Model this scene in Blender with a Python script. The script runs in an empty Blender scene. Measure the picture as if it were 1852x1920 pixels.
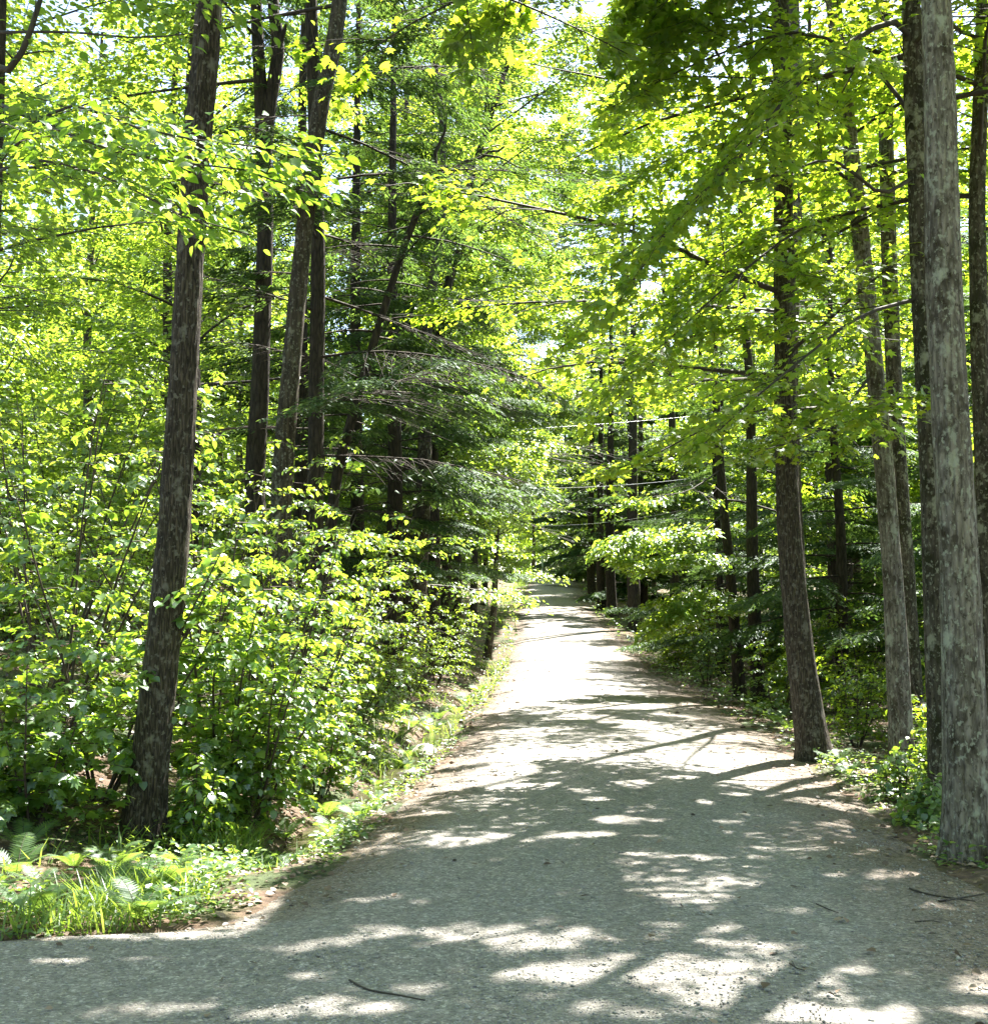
import bpy, math
import numpy as np
PI = math.pi
rng = np.random.default_rng(11)
sc = bpy.context.scene
COL = sc.collection

# ------------------------------------------------------------------ camera geometry
FPX, CX, CY, EYE = 2400.0, 926.0, 960.0, 1.65
PITCH = math.atan(190 / 2400)


def at(px, py, d):
    """photo pixel + distance along the road -> world point"""
    u, v = px - CX, CY - py
    y = FPX * math.cos(PITCH) - v * math.sin(PITCH)
    z = FPX * math.sin(PITCH) + v * math.cos(PITCH)
    k = d / y
    return np.array([u * k, d, EYE + z * k])


SUN = np.array([0.27, 0.45, 0.85])
SUN = SUN / np.linalg.norm(SUN)

# ------------------------------------------------------------------ noise
_T = np.random.default_rng(3).random((256, 256))


def vnoise(x, y):
    x = np.asarray(x, float); y = np.asarray(y, float)
    xi = np.floor(x).astype(int); yi = np.floor(y).astype(int)
    fx = x - xi; fy = y - yi
    fx = fx * fx * (3 - 2 * fx); fy = fy * fy * (3 - 2 * fy)
    a = _T[xi & 255, yi & 255]; b = _T[(xi + 1) & 255, yi & 255]
    c = _T[xi & 255, (yi + 1) & 255]; d = _T[(xi + 1) & 255, (yi + 1) & 255]
    return (a * (1 - fx) + b * fx) * (1 - fy) + (c * (1 - fx) + d * fx) * fy


def fbm(x, y, o=3):
    s = 0; a = .5; t = 0
    for k in range(o):
        s = s + a * vnoise(x * 2 ** k + 17 * k, y * 2 ** k + 31 * k); t += a; a *= .5
    return s / t


def sst(a, b, x):
    t = np.clip((np.asarray(x, float) - a) / (b - a), 0, 1)
    return t * t * (3 - 2 * t)


# ------------------------------------------------------------------ road and terrain functions
_yd = np.arange(-60, 500, .5)
def _smooth(v, w):
    k = np.exp(-np.linspace(-2, 2, w) ** 2); k /= k.sum()
    p = np.pad(v, w, mode='edge')
    return np.convolve(p, k, 'same')[w:-w]
_xc = _smooth(np.interp(_yd, [-60, 0, 5, 8.8, 11.3, 14.7, 20.8, 36, 47, 75, 111, 125, 140, 170, 500],
                        [0, .35, .65, .9, 1.2, 1.5, 1.8, 2.4, 2.7, 3.56, 5.1, 4.6, 1.5, -15, -200]), 9)
_zr = _smooth(np.interp(_yd, [-60, 0, 37, 47, 75, 111, 118, 140, 200, 500], [0, 0, 0, .52, 1.95, 4.5, 4.6, 3.9, 4, 14]), 13)
def xc(y): return np.interp(y, _yd, _xc)
def zr(y): return np.interp(y, _yd, _zr)
def xright(y):
    y = np.asarray(y, float)
    return xc(y) + 2.05 + .22 * (vnoise(y * .9, 5.5) - .5) + .12 * (vnoise(y * 3.1, 9.5) - .5)
def xleft(y):
    y = np.asarray(y, float)
    e = xc(y) - 2.0 + .25 * (vnoise(y * .8, 1.5) - .5) + .14 * (vnoise(y * 2.7, 3.5) - .5)
    ap = np.interp(y, [5.9, 6.2, 6.42, 6.58, 6.75, 6.95, 7.4, 8.2], [-22, -7, -3.4, -2.6, -1.95, -1.55, -1.35, -1.2]) + np.where(y < 7.6, .45 * (vnoise(y * 13, 4.4) - .5) * np.clip((7.6 - y), .2, 1), 0)
    return np.where(y < 8.2, np.minimum(e, ap), e)
def ground(x, y):
    """terrain height without the road cut"""
    x = np.asarray(x, float); y = np.asarray(y, float)
    s = x - xc(y); z = zr(y)
    apr = sst(6.7, 8.4, y)
    t = np.maximum(-s - 2.0, 0)
    near = sst(8.2, 9.6, y) * (1 - sst(34, 48, y))
    L = -.30 * np.exp(-((t - .62) / .34) ** 2) * near + .85 * sst(1.3, 5, t) + np.maximum(t - 3, 0) * .11
    z = z + L * apr
    t2 = np.maximum(s - 2.05, 0)
    z = z - .14 * sst(.1, 1.4, t2) - .3 * sst(2, 9, t2)
    und = .16 * (fbm(x * .45, y * .45) - .5) + .06 * (vnoise(x * 2.3, y * 2.3) - .5)
    return z + und * (sst(0, 1.0, t) * apr + sst(0, 1.0, t2))
def inside(x, y):
    return np.minimum(np.asarray(x) - xleft(y), xright(y) - np.asarray(x))
def outside(x, y):
    t = -inside(x, y)
    yb = np.interp(x, [-22, -7, -3.4, -2.6, -1.95, -1.55, -1.35, -1.2], [5.9, 6.2, 6.42, 6.58, 6.75, 6.95, 7.4, 8.2]) + .62 * (vnoise(np.asarray(x) * 3.3, 1.7 + 0 * np.asarray(x)) - .55)
    return np.where((np.asarray(x) < -1.2) & (np.asarray(y) < 9.5), np.minimum(t, np.maximum(np.asarray(y) - yb, -.5)), t)
def road_z(x, y):
    s = np.clip((x - xc(y)) / 2.05, -1, 1)
    e = inside(x, y)
    rut = -.012 * (np.exp(-((np.abs(s) - .48) / .16) ** 2))
    return ground(x, y) + .035 * sst(0, .5, e) - .012 + .05 * (1 - s * s) + rut + .02 * (fbm(x * .8, y * .8) - .5)


# ------------------------------------------------------------------ mesh helpers
def link(o, parent=None):
    COL.objects.link(o)
    if parent is not None: o.parent = parent
    return o
def mesh_from(name, V, F, mat, parent=None, smooth=False):
    """V (n,3); F (m,3) or (m,4) arrays or a list of them"""
    me = bpy.data.meshes.new(name)
    V = np.ascontiguousarray(V, np.float32)
    Fs = F if isinstance(F, list) else [F]
    Fs = [np.asarray(f, np.int32) for f in Fs if len(f)]
    me.vertices.add(len(V)); me.vertices.foreach_set('co', V.ravel())
    loops = np.concatenate([f.ravel() for f in Fs])
    tot = np.concatenate([np.full(len(f), f.shape[1], np.int32) for f in Fs])
    st = np.concatenate([[0], np.cumsum(tot)[:-1]]).astype(np.int32)
    me.loops.add(len(loops)); me.loops.foreach_set('vertex_index', loops)
    me.polygons.add(len(tot)); me.polygons.foreach_set('loop_start', st)
    me.polygons.foreach_set('loop_total', tot)
    if smooth: me.polygons.foreach_set('use_smooth', np.ones(len(tot), bool))
    me.update(calc_edges=True)
    me.materials.append(mat)
    return link(bpy.data.objects.new(name, me), parent)
def tag(o, label=None, cat=None, group=None, kind=None):
    if label: o['label'] = label
    if cat: o['category'] = cat
    if group: o['group'] = group
    if kind: o['kind'] = kind
    return o
def empty(name, loc, label, cat, group=None):
    o = bpy.data.objects.new(name, None); o.location = [float(a) for a in loc]; o.empty_display_size = .3
    COL.objects.link(o)
    return tag(o, label, cat, group)
def nrm(v):
    v = np.asarray(v, float)
    return v / np.maximum(np.linalg.norm(v, axis=-1, keepdims=True), 1e-9)


class Tubes:
    def __init__(s): s.V = []; s.F = []; s.n = 0
    def add(s, P, R, k=5, cap=True):
        P = np.asarray(P, float); R = np.asarray(R, float); n = len(P)
        T = nrm(np.gradient(P, axis=0))
        m = nrm(P[-1] - P[0]); ref = np.array([0, 1., 0]) if abs(m[2]) > .7 else np.array([0, 0, 1.])
        U = nrm(np.cross(T, ref)); W = np.cross(U, T)
        a = np.arange(k) * 2 * PI / k
        ring = P[:, None] + R[:, None, None] * (np.cos(a)[None, :, None] * U[:, None] + np.sin(a)[None, :, None] * W[:, None])
        s.V.append(ring.reshape(-1, 3))
        i = np.arange(n - 1)[:, None] * k; j = np.arange(k)[None]; j2 = (j + 1) % k
        q = np.stack([i + j, i + j2, i + k + j2, i + k + j], -1).reshape(-1, 4) + s.n
        s.F.append(q); s.n += n * k
    def build(s, name, mat, parent, off):
        return mesh_from(name, np.concatenate(s.V) - off, np.concatenate(s.F), mat, parent, True)


def resample(P, n):
    P = np.asarray(P, float)
    d = np.concatenate([[0], np.cumsum(np.linalg.norm(np.diff(P, axis=0), axis=1))])
    # Catmull-Rom through the points
    u = np.linspace(0, d[-1], n); out = np.empty((n, 3))
    Q = np.vstack([2 * P[0] - P[1], P, 2 * P[-1] - P[-2]])
    for a, v in enumerate(u):
        i = min(np.searchsorted(d, v, 'right') - 1, len(P) - 2)
        t = (v - d[i]) / max(d[i + 1] - d[i], 1e-6)
        p0, p1, p2, p3 = Q[i:i + 4]
        out[a] = .5 * ((2 * p1) + (-p0 + p2) * t + (2 * p0 - 5 * p1 + 4 * p2 - p3) * t * t + (-p0 + 3 * p1 - 3 * p2 + p3) * t ** 3)
    return out


# leaf templates: x along the leaf, y across, z up; triangles only
TPL = {}
TPL['rhomb'] = (np.array([[0, 0, 0], [.45, .30, .06], [1, 0, -.06], [.45, -.30, .06]]), np.array([[0, 2, 1], [0, 3, 2]]))
TPL['leaf6'] = (np.array([[0, 0, 0], [.28, .27, .07], [.65, .25, .05], [1, 0, -.10], [.65, -.25, .05], [.28, -.27, .07]]),
                np.array([[0, 2, 1], [0, 3, 2], [0, 4, 3], [0, 5, 4]]))
TPL['oval'] = (np.array([[0, 0, 0], [.14, .17, .05], [.36, .29, .08], [.62, .26, .06], [.82, .14, 0], [1, 0, -.12],
                         [.82, -.14, 0], [.62, -.26, .06], [.36, -.29, .08], [.14, -.17, .05], [.36, 0, .02], [.62, 0, 0]]),
               np.array([[0, 10, 1], [1, 10, 2], [2, 10, 11], [2, 11, 3], [3, 11, 4], [4, 11, 5],
                         [0, 9, 10], [9, 8, 10], [8, 11, 10], [8, 7, 11], [7, 6, 11], [6, 5, 11]]))
TPL['round'] = (np.array([[0, 0, 0], [-.03, .22, .05], [.2, .42, .09], [.5, .42, .08], [.8, .22, .02], [1, 0, -.1],
                          [.8, -.22, .02], [.5, -.42, .08], [.2, -.42, .09], [-.03, -.22, .05], [.4, 0, 0]]),
                np.array([[10, i, i - 1] for i in range(1, 10)] + [[10, 0, 9]]))
_mh = [(-.04, .2), (.12, .56), (.36, .30), (.74, .50), (.62, .17)]
_mo = [(0, 0)] + _mh + [(1.02, 0)] + [(a, -b) for a, b in reversed(_mh)]
TPL['maple'] = (np.array([[a, b, -.22 * abs(b) - .06 * a * a + .04] for a, b in _mo] + [[.3, 0, .03]]),
                np.array([[12, (i + 1) % 12, i] for i in range(12)]))
TPL['needle'] = (np.array([[0, 0, 0], [.35, .13, 0], [1, 0, -.05], [.35, -.13, 0]]), np.array([[0, 2, 1], [0, 3, 2]]))
TPL['pinna'] = (np.array([[0, .07, 0], [.3, .10, 0], [1, 0, -.08], [.3, -.10, 0], [0, -.07, 0]]), np.array([[0, 2, 1], [0, 3, 2], [0, 4, 3]]))
TPL['blade'] = (np.array([[0, .02, 0], [.5, .018, .05], [1, 0, -.12], [.5, -.018, .05], [0, -.02, 0]]), np.array([[0, 3, 1], [0, 4, 3], [1, 3, 2]]))


class Leaves:
    def __init__(s): s.P = []; s.D = []; s.N = []; s.L = []
    def add(s, P, D, N, L):
        P = np.atleast_2d(P)
        n = len(P)
        s.P.append(P); s.D.append(np.broadcast_to(D, (n, 3))); s.N.append(np.broadcast_to(N, (n, 3)))
        s.L.append(np.broadcast_to(L, (n,)))
    def cat(s):
        return np.concatenate(s.P), np.concatenate(s.D), np.concatenate(s.N), np.concatenate(s.L)
    def build(s, name, tpl, mat, parent, off, cull=None, wide=1.0):
        P, D, N, L = s.cat()
        if cull is not None:
            k = cull(P); P, D, N, L = P[k], D[k], N[k], L[k]
        T, F = TPL[tpl]
        D = nrm(D); B = nrm(np.cross(N, D)); N = np.cross(D, B)
        w = wide * rng.uniform(.85, 1.15, len(P))
        V = (P - off)[:, None] + L[:, None, None] * (T[None, :, 0:1] * D[:, None] + w[:, None, None] * T[None, :, 1:2] * B[:, None] + T[None, :, 2:3] * N[:, None])
        k = len(T)
        FF = (F[None] + (np.arange(len(P)) * k)[:, None, None]).reshape(-1, 3)
        return mesh_from(name, V.reshape(-1, 3), FF, mat, parent)


# ------------------------------------------------------------------ openings in the canopy (sun flecks on the road)
SPOTS = [(-.2, 6.5, .50, .22), (.1, 6.35, .4, .15), (.62, 5.72, .55, .22), (1.5, 5.85, .34, .16), (-.95, 6.35, .35, .12), (2.45, 8.05, .35, .16),
         (1.15, 8.5, .5, .12), (.3, 9.3, .6, .14), (2.0, 8.9, .45, .10), (.3, 5.15, .35, .14), (1.1, 5.1, .45, .13), (1.75, 5.3, .3, .1), (2.15, 5.75, .25, .15),
         (-.6, 7.3, .5, .12), (.9, 6.6, .3, .10), (1.3, 6.25, .3, .08), (-1.9, 6.1, .35, .10), (-1.5, 5.4, .3, .09), (-2.1, 5.6, .2, .08),
         (1.6, 7.0, .35, .08), (2.5, 7.2, .25, .07), (1.9, 6.6, .2, .07), (-.75, 5.3, .35, .12), (-.3, 5.6, .2, .07)]
def sunhole(P):
    """True where a leaf at P would shade a fleck of sun on the road"""
    h = (P[:, 2] - zr(P[:, 1] * .8)) / SUN[2]
    gx = P[:, 0] - SUN[0] * h; gy = P[:, 1] - SUN[1] * h
    e = inside(gx, np.clip(gy, -50, 300))
    n = .40 * vnoise(gx * .9 + 3, gy * .55) + .36 * vnoise(gx * 2.3 + 3, gy * 1.9) + .24 * vnoise(gx * 5.2, gy * 4.6 + 9)
    thr = np.interp(gy, [4, 8.5, 9.5, 11, 14, 16, 22, 26, 30, 34, 52, 56, 62, 70, 75, 78, 90, 130],
                    [.97, .80, .59, .50, .47, .54, .54, .46, .26, .02, .05, .42, .50, .3, .55, .9, .9, .9])
    hole = (n > thr) & (e > -.8) & (gy > 3) & (gy < 130)
    for (x, y, a, b) in SPOTS:
        w = .84 + 1.5 * (vnoise(gx * 5, gy * 7) - .5)
        hole |= ((gx - x) / (a * w)) ** 2 + ((gy - y) / (b * w * 1.2)) ** 2 < 1
    g5 = (P[:, 2] - 6) / SUN[2]
    hole |= (P[:, 2] > 8.2) & (P[:, 0] > .5) & (P[:, 1] < 40) & (vnoise((P[:, 0] - SUN[0] * g5) * 1.0 + 60, (P[:, 1] - SUN[1] * g5) * .8) > .58)
    # the bank left of the road catches broken light
    bank = (gx < xc(gy) - 2.2) & (gx > xc(gy) - 9) & (gy > 7) & (gy < 26) & (P[:, 1] < 28)
    hole |= bank & (vnoise(gx * 1.3 + 40, gy * 1.3) + .35 * vnoise(gx * 4, gy * 4) > .60)
    q = (P[:, 2] - 3.6) / SUN[2]
    hole |= (((P[:, 0] - SUN[0] * q + 1.3) / 1.3) ** 2 + ((P[:, 1] - SUN[1] * q - 5.95) / .9) ** 2 < 1) & (P[:, 2] > 4.7)
    hole |= (gx > -3.6) & (gx < -1.2) & (gy > 6.5) & (gy < 9.6) & (vnoise(gx * 2 + 7, gy * 2.4) > .33)
    # bright roadside boughs beyond
    hole |= (((gx - 2.3) / 1.7) ** 2 + ((gy - 23.6) / 2.2) ** 2 < 1) & (P[:, 2] > 3.9)
    return hole
def keep(P):
    return ~(sunhole(P) & (P[:, 2] > 3.3) & (rng.random(len(P)) < .985))


# ------------------------------------------------------------------ materials
def newmat(name):
    m = bpy.data.materials.new(name); m.use_nodes = True
    nt = m.node_tree; nt.nodes.clear()
    return m, nt, nt.nodes, nt.links
def ramp(nodes, pts):
    r = nodes.new('ShaderNodeValToRGB')
    while len(r.color_ramp.elements) < len(pts): r.color_ramp.elements.new(.5)
    for e, (p, c) in zip(r.color_ramp.elements, pts):
        e.position = p; e.color = (*c, 1)
    return r
def leafmat(name, cols, trans, tmix=.5, gloss=.05, rough=.38):
    """cols: darkest..palest reflectance, trans: two transmission colours"""
    m, nt, N, K = newmat(name)
    geo = N.new('ShaderNodeNewGeometry')
    r = ramp(N, [(i / (len(cols) - 1), c) for i, c in enumerate(cols)])
    K.new(geo.outputs['Random Per Island'], r.inputs[0])
    r2 = ramp(N, [(0, trans[0]), (1, trans[1])]); K.new(geo.outputs['Random Per Island'], r2.inputs[0])
    d = N.new('ShaderNodeBsdfDiffuse'); K.new(r.outputs[0], d.inputs[0])
    t = N.new('ShaderNodeBsdfTranslucent'); K.new(r2.outputs[0], t.inputs[0])
    mx = N.new('ShaderNodeMixShader'); mx.inputs[0].default_value = tmix
    K.new(d.outputs[0], mx.inputs[1]); K.new(t.outputs[0], mx.inputs[2])
    g = N.new('ShaderNodeBsdfGlossy'); g.inputs['Roughness'].default_value = rough; g.inputs[0].default_value = (.9, .95, 1, 1)
    lw = N.new('ShaderNodeLayerWeight'); lw.inputs[0].default_value = .25
    ma = N.new('ShaderNodeMath'); ma.operation = 'MULTIPLY_ADD'; ma.inputs[1].default_value = gloss * 2.2; ma.inputs[2].default_value = gloss
    K.new(lw.outputs['Fresnel'], ma.inputs[0])
    m2 = N.new('ShaderNodeMixShader'); K.new(ma.outputs[0], m2.inputs[0]); K.new(mx.outputs[0], m2.inputs[1]); K.new(g.outputs[0], m2.inputs[2])
    o = N.new('ShaderNodeOutputMaterial'); K.new(m2.outputs[0], o.inputs[0])
    return m
def barkmat(name, dark, light, sx=16, sz=2.2, moss=None, lichen=None, bump=.6, mossamt=.5, hard=False, fleck=None):
    m, nt, N, K = newmat(name)
    tc = N.new('ShaderNodeTexCoord')
    mp = N.new('ShaderNodeMapping'); mp.inputs['Scale'].default_value = (sx, sx, sz); K.new(tc.outputs['Object'], mp.inputs[0])
    n1 = N.new('ShaderNodeTexNoise'); n1.inputs['Scale'].default_value = 1.6; n1.inputs['Detail'].default_value = 6; n1.inputs['Roughness'].default_value = .65
    K.new(mp.outputs[0], n1.inputs[0])
    v = N.new('ShaderNodeTexVoronoi'); v.feature = 'DISTANCE_TO_EDGE'; v.inputs['Scale'].default_value = 1.1
    wv = N.new('ShaderNodeVectorMath'); wv.operation = 'MULTIPLY_ADD'; wv.inputs[1].default_value = (.9, .9, .9)
    K.new(n1.outputs['Color'], wv.inputs[0]); K.new(mp.outputs[0], wv.inputs[2]); K.new(wv.outputs[0], v.inputs['Vector'])
    mu = N.new('ShaderNodeMath'); mu.operation = 'MULTIPLY_ADD'; mu.inputs[1].default_value = 1.3
    K.new(v.outputs[0], mu.inputs[0])
    m3 = N.new('ShaderNodeMath'); m3.operation = 'MULTIPLY'; m3.inputs[1].default_value = .75; K.new(n1.outputs[0], m3.inputs[0]); K.new(m3.outputs[0], mu.inputs[2])
    r = ramp(N, [(.30, dark), (.52, tuple(.4 * (a + b) for a, b in zip(dark, light))), (.85, light)] if hard else [(.25, dark), (.48, tuple(.5 * (a + b) for a, b in zip(dark, light))), (.85, light)])
    K.new(mu.outputs[0], r.inputs[0]); col = r.outputs[0]
    def patch(col, scale, lo, hi, c, zs=1.0, seed=0):
        mq = N.new('ShaderNodeMapping'); mq.inputs['Scale'].default_value = (scale, scale, scale * zs); mq.inputs['Location'].default_value = (seed, seed * .7, seed * 1.3)
        K.new(tc.outputs['Object'], mq.inputs[0])
        nn = N.new('ShaderNodeTexNoise'); nn.inputs['Scale'].default_value = 1; nn.inputs['Detail'].default_value = 5; nn.inputs['Roughness'].default_value = .6
        K.new(mq.outputs[0], nn.inputs[0])
        mr = N.new('ShaderNodeMapRange'); mr.inputs[1].default_value = lo; mr.inputs[2].default_value = hi; K.new(nn.outputs[0], mr.inputs[0])
        mx = N.new('ShaderNodeMix'); mx.data_type = 'RGBA'; K.new(mr.outputs[0], mx.inputs[0]); K.new(col, mx.inputs[6]); mx.inputs[7].default_value = (*c, 1)
        return mx.outputs[2]
    if moss: col = patch(col, 5, .58 - .12 * mossamt, .72 - .10 * mossamt, moss, .6, 3)
    if fleck: col = patch(patch(col, 34, .55, .64, fleck, .45, 5), 11, .58, .68, fleck, .7, 23)
    if lichen:
        col = patch(col, 6, .58, .66, lichen, .8, 11)
        col = patch(col, 30, .56, .64, tuple(.9 * a for a in lichen), .7, 7)
    b = N.new('ShaderNodeBump'); b.inputs['Strength'].default_value = bump; b.inputs['Distance'].default_value = .02; K.new(mu.outputs[0], b.inputs['Height'])
    p = N.new('ShaderNodeBsdfPrincipled'); p.inputs['Roughness'].default_value = .88; p.inputs['Specular IOR Level'].default_value = .25
    K.new(col, p.inputs['Base Color']); K.new(b.outputs[0], p.inputs['Normal'])
    o = N.new('ShaderNodeOutputMaterial'); K.new(p.outputs[0], o.inputs[0])
    return m
def plain(name, c, rough=.7, metal=0, var=.0, scale=20):
    m, nt, N, K = newmat(name)
    p = N.new('ShaderNodeBsdfPrincipled'); p.inputs['Roughness'].default_value = rough; p.inputs['Metallic'].default_value = metal
    tc = N.new('ShaderNodeTexCoord'); n = N.new('ShaderNodeTexNoise'); n.inputs['Scale'].default_value = scale; n.inputs['Detail'].default_value = 4
    K.new(tc.outputs['Object'], n.inputs[0])
    r = ramp(N, [(.3, tuple(a * (1 - var) for a in c)), (.7, tuple(min(1, a * (1 + var)) for a in c))]); K.new(n.outputs[0], r.inputs[0])
    K.new(r.outputs[0], p.inputs['Base Color'])
    o = N.new('ShaderNodeOutputMaterial'); K.new(p.outputs[0], o.inputs[0])
    return m

M = {}
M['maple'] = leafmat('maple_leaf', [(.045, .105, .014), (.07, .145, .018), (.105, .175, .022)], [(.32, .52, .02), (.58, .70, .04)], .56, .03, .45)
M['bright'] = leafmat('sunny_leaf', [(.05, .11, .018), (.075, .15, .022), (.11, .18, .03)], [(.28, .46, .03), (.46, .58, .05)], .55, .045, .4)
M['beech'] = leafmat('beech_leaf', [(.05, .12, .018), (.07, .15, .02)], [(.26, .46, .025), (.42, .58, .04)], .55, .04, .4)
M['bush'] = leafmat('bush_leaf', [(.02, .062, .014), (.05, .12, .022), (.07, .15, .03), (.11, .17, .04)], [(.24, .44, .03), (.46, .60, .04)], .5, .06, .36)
M['hemlock'] = leafmat('hemlock_needle', [(.025, .06, .02), (.045, .085, .028), (.075, .115, .05)], [(.10, .20, .03), (.20, .31, .05)], .38, .018, .5)
M['fern'] = leafmat('fern_leaf', [(.04, .10, .022), (.075, .15, .035)], [(.2, .35, .04), (.34, .48, .06)], .5, .03, .5)
M['herb'] = leafmat('herb_leaf', [(.05, .12, .025), (.08, .16, .035), (.13, .20, .06)], [(.24, .42, .04), (.42, .56, .06)], .45, .06, .4)
M['grass'] = leafmat('grass_blade', [(.07, .15, .02), (.13, .22, .04)], [(.30, .48, .04), (.46, .58, .08)], .5, .04, .4)
M['litter'] = leafmat('dead_leaf', [(.07, .045, .03), (.16, .11, .075), (.26, .2, .15)], [(.08, .05, .02), (.12, .08, .04)], .1, .04, .5)
M['bark_furrowed'] = barkmat('furrowed_bark', (.010, .008, .006), (.105, .085, .064), 44, 5.5, None, (.16, .15, .125), 1.0, hard=True)
M['bark_lichen'] = barkmat('lichen_bark', (.04, .034, .027), (.24, .215, .18), 22, 3.2, (.024, .018, .009), (.30, .31, .25), 1.0, .5, fleck=(.055, .046, .034))
M['bark_mossy'] = barkmat('mossy_bark', (.014, .011, .008), (.10, .085, .066), 18, 3, (.02, .02, .008), (.22, .22, .17), .8, .9, fleck=(.02, .016, .011))
M['bark_dark'] = barkmat('dark_bark', (.010, .008, .006), (.06, .048, .037), 16, 3.5, None, None, .9)
M['bark_brown'] = barkmat('brown_bark', (.015, .012, .009), (.085, .067, .05), 15, 2.5, None, (.2, .19, .15), .8)
M['bark_twig'] = plain('twig_bark', (.035, .028, .022), .8, 0, .4, 9)
M['stem_bush'] = plain('bush_stem', (.05, .035, .024), .8, 0, .4, 9)


def gravel_mat(name, base, edge):
    m, nt, N, K = newmat(name)
    geo = N.new('ShaderNodeNewGeometry'); pos = geo.outputs['Position']
    def noise(scale, det=4, rough=.6):
        n = N.new('ShaderNodeTexNoise'); n.inputs['Scale'].default_value = scale; n.inputs['Detail'].default_value = det; n.inputs['Roughness'].default_value = rough
        K.new(pos, n.inputs[0]); return n
    v = N.new('ShaderNodeTexVoronoi'); v.inputs['Scale'].default_value = 75; K.new(pos, v.inputs[0])
    v2 = N.new('ShaderNodeTexVoronoi'); v2.inputs['Scale'].default_value = 30; K.new(pos, v2.inputs[0])
    n1 = noise(.9, 5); n2 = noise(160, 2); n3 = noise(5, 4)
    r = ramp(N, [(.0, tuple(.25 * a for a in base)), (.42, tuple(.8 * a for a in base)), (.75, tuple(1.1 * a for a in base)), (1, tuple(2.2 * a for a in base))])
    sep = N.new('ShaderNodeSeparateColor'); K.new(v.outputs['Color'], sep.inputs[0])
    sep2 = N.new('ShaderNodeSeparateColor'); K.new(v2.outputs['Color'], sep2.inputs[0])
    a = N.new('ShaderNodeMath'); a.operation = 'MULTIPLY_ADD'; a.inputs[1].default_value = .55; K.new(sep.outputs[0], a.inputs[0])
    b = N.new('ShaderNodeMath'); b.operation = 'MULTIPLY_ADD'; b.inputs[1].default_value = .25; b.inputs[2].default_value = 0; K.new(sep2.outputs[1], b.inputs[0])
    c = N.new('ShaderNodeMath'); c.operation = 'MULTIPLY_ADD'; c.inputs[1].default_value = .35; K.new(n2.outputs[0], c.inputs[0]); K.new(b.outputs[0], c.inputs[2])
    K.new(c.outputs[0], a.inputs[2]); K.new(a.outputs[0], r.inputs[0])
    # dirt: brown toward the edges (vertex attribute edge: 1 at the verge), broken by noise
    at_ = N.new('ShaderNodeAttribute'); at_.attribute_name = 'verge'
    e = N.new('ShaderNodeMath'); e.operation = 'ADD'; K.new(at_.outputs['Fac'], e.inputs[0])
    e2 = N.new('ShaderNodeMath'); e2.operation = 'MULTIPLY_ADD'; e2.inputs[1].default_value = .9; e2.inputs[2].default_value = -.45; K.new(n1.outputs[0], e2.inputs[0]); K.new(e2.outputs[0], e.inputs[1])
    e3 = N.new('ShaderNodeMapRange'); e3.inputs[1].default_value = .25; e3.inputs[2].default_value = .95; K.new(e.outputs[0], e3.inputs[0])
    mul = N.new('ShaderNodeMix'); mul.data_type = 'RGBA'; mul.blend_type = 'MIX'
    K.new(e3.outputs[0], mul.inputs[0]); K.new(r.outputs[0], mul.inputs[6])
    r2 = ramp(N, [(.25, tuple(.4 * x for x in edge)), (.6, edge), (1, tuple(1.7 * x for x in edge))]); K.new(a.outputs[0], r2.inputs[0]); K.new(r2.outputs[0], mul.inputs[7])
    tint = N.new('ShaderNodeMix'); tint.data_type = 'RGBA'; tint.blend_type = 'MULTIPLY'; tint.inputs[0].default_value = 1
    r3 = ramp(N, [(.3, (.86, .90, .88)), (.7, (1.06, 1.04, 1.0))]); K.new(n3.outputs[0], r3.inputs[0])
    K.new(mul.outputs[2], tint.inputs[6]); K.new(r3.outputs[0], tint.inputs[7])
    p = N.new('ShaderNodeBsdfPrincipled'); p.inputs['Roughness'].default_value = .9; p.inputs['Specular IOR Level'].default_value = .3
    K.new(tint.outputs[2], p.inputs['Base Color'])
    bm = N.new('ShaderNodeBump'); bm.inputs['Strength'].default_value = .8; bm.inputs['Distance'].default_value = .012
    h = N.new('ShaderNodeMath'); h.operation = 'SUBTRACT'; K.new(a.outputs[0], h.inputs[0]); K.new(v.outputs['Distance'], h.inputs[1]); K.new(h.outputs[0], bm.inputs['Height'])
    K.new(bm.outputs[0], p.inputs['Normal'])
    o = N.new('ShaderNodeOutputMaterial'); K.new(p.outputs[0], o.inputs[0])
    return m
M['road'] = gravel_mat('road_gravel', (.242, .226, .214), (.155, .125, .103))

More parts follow.
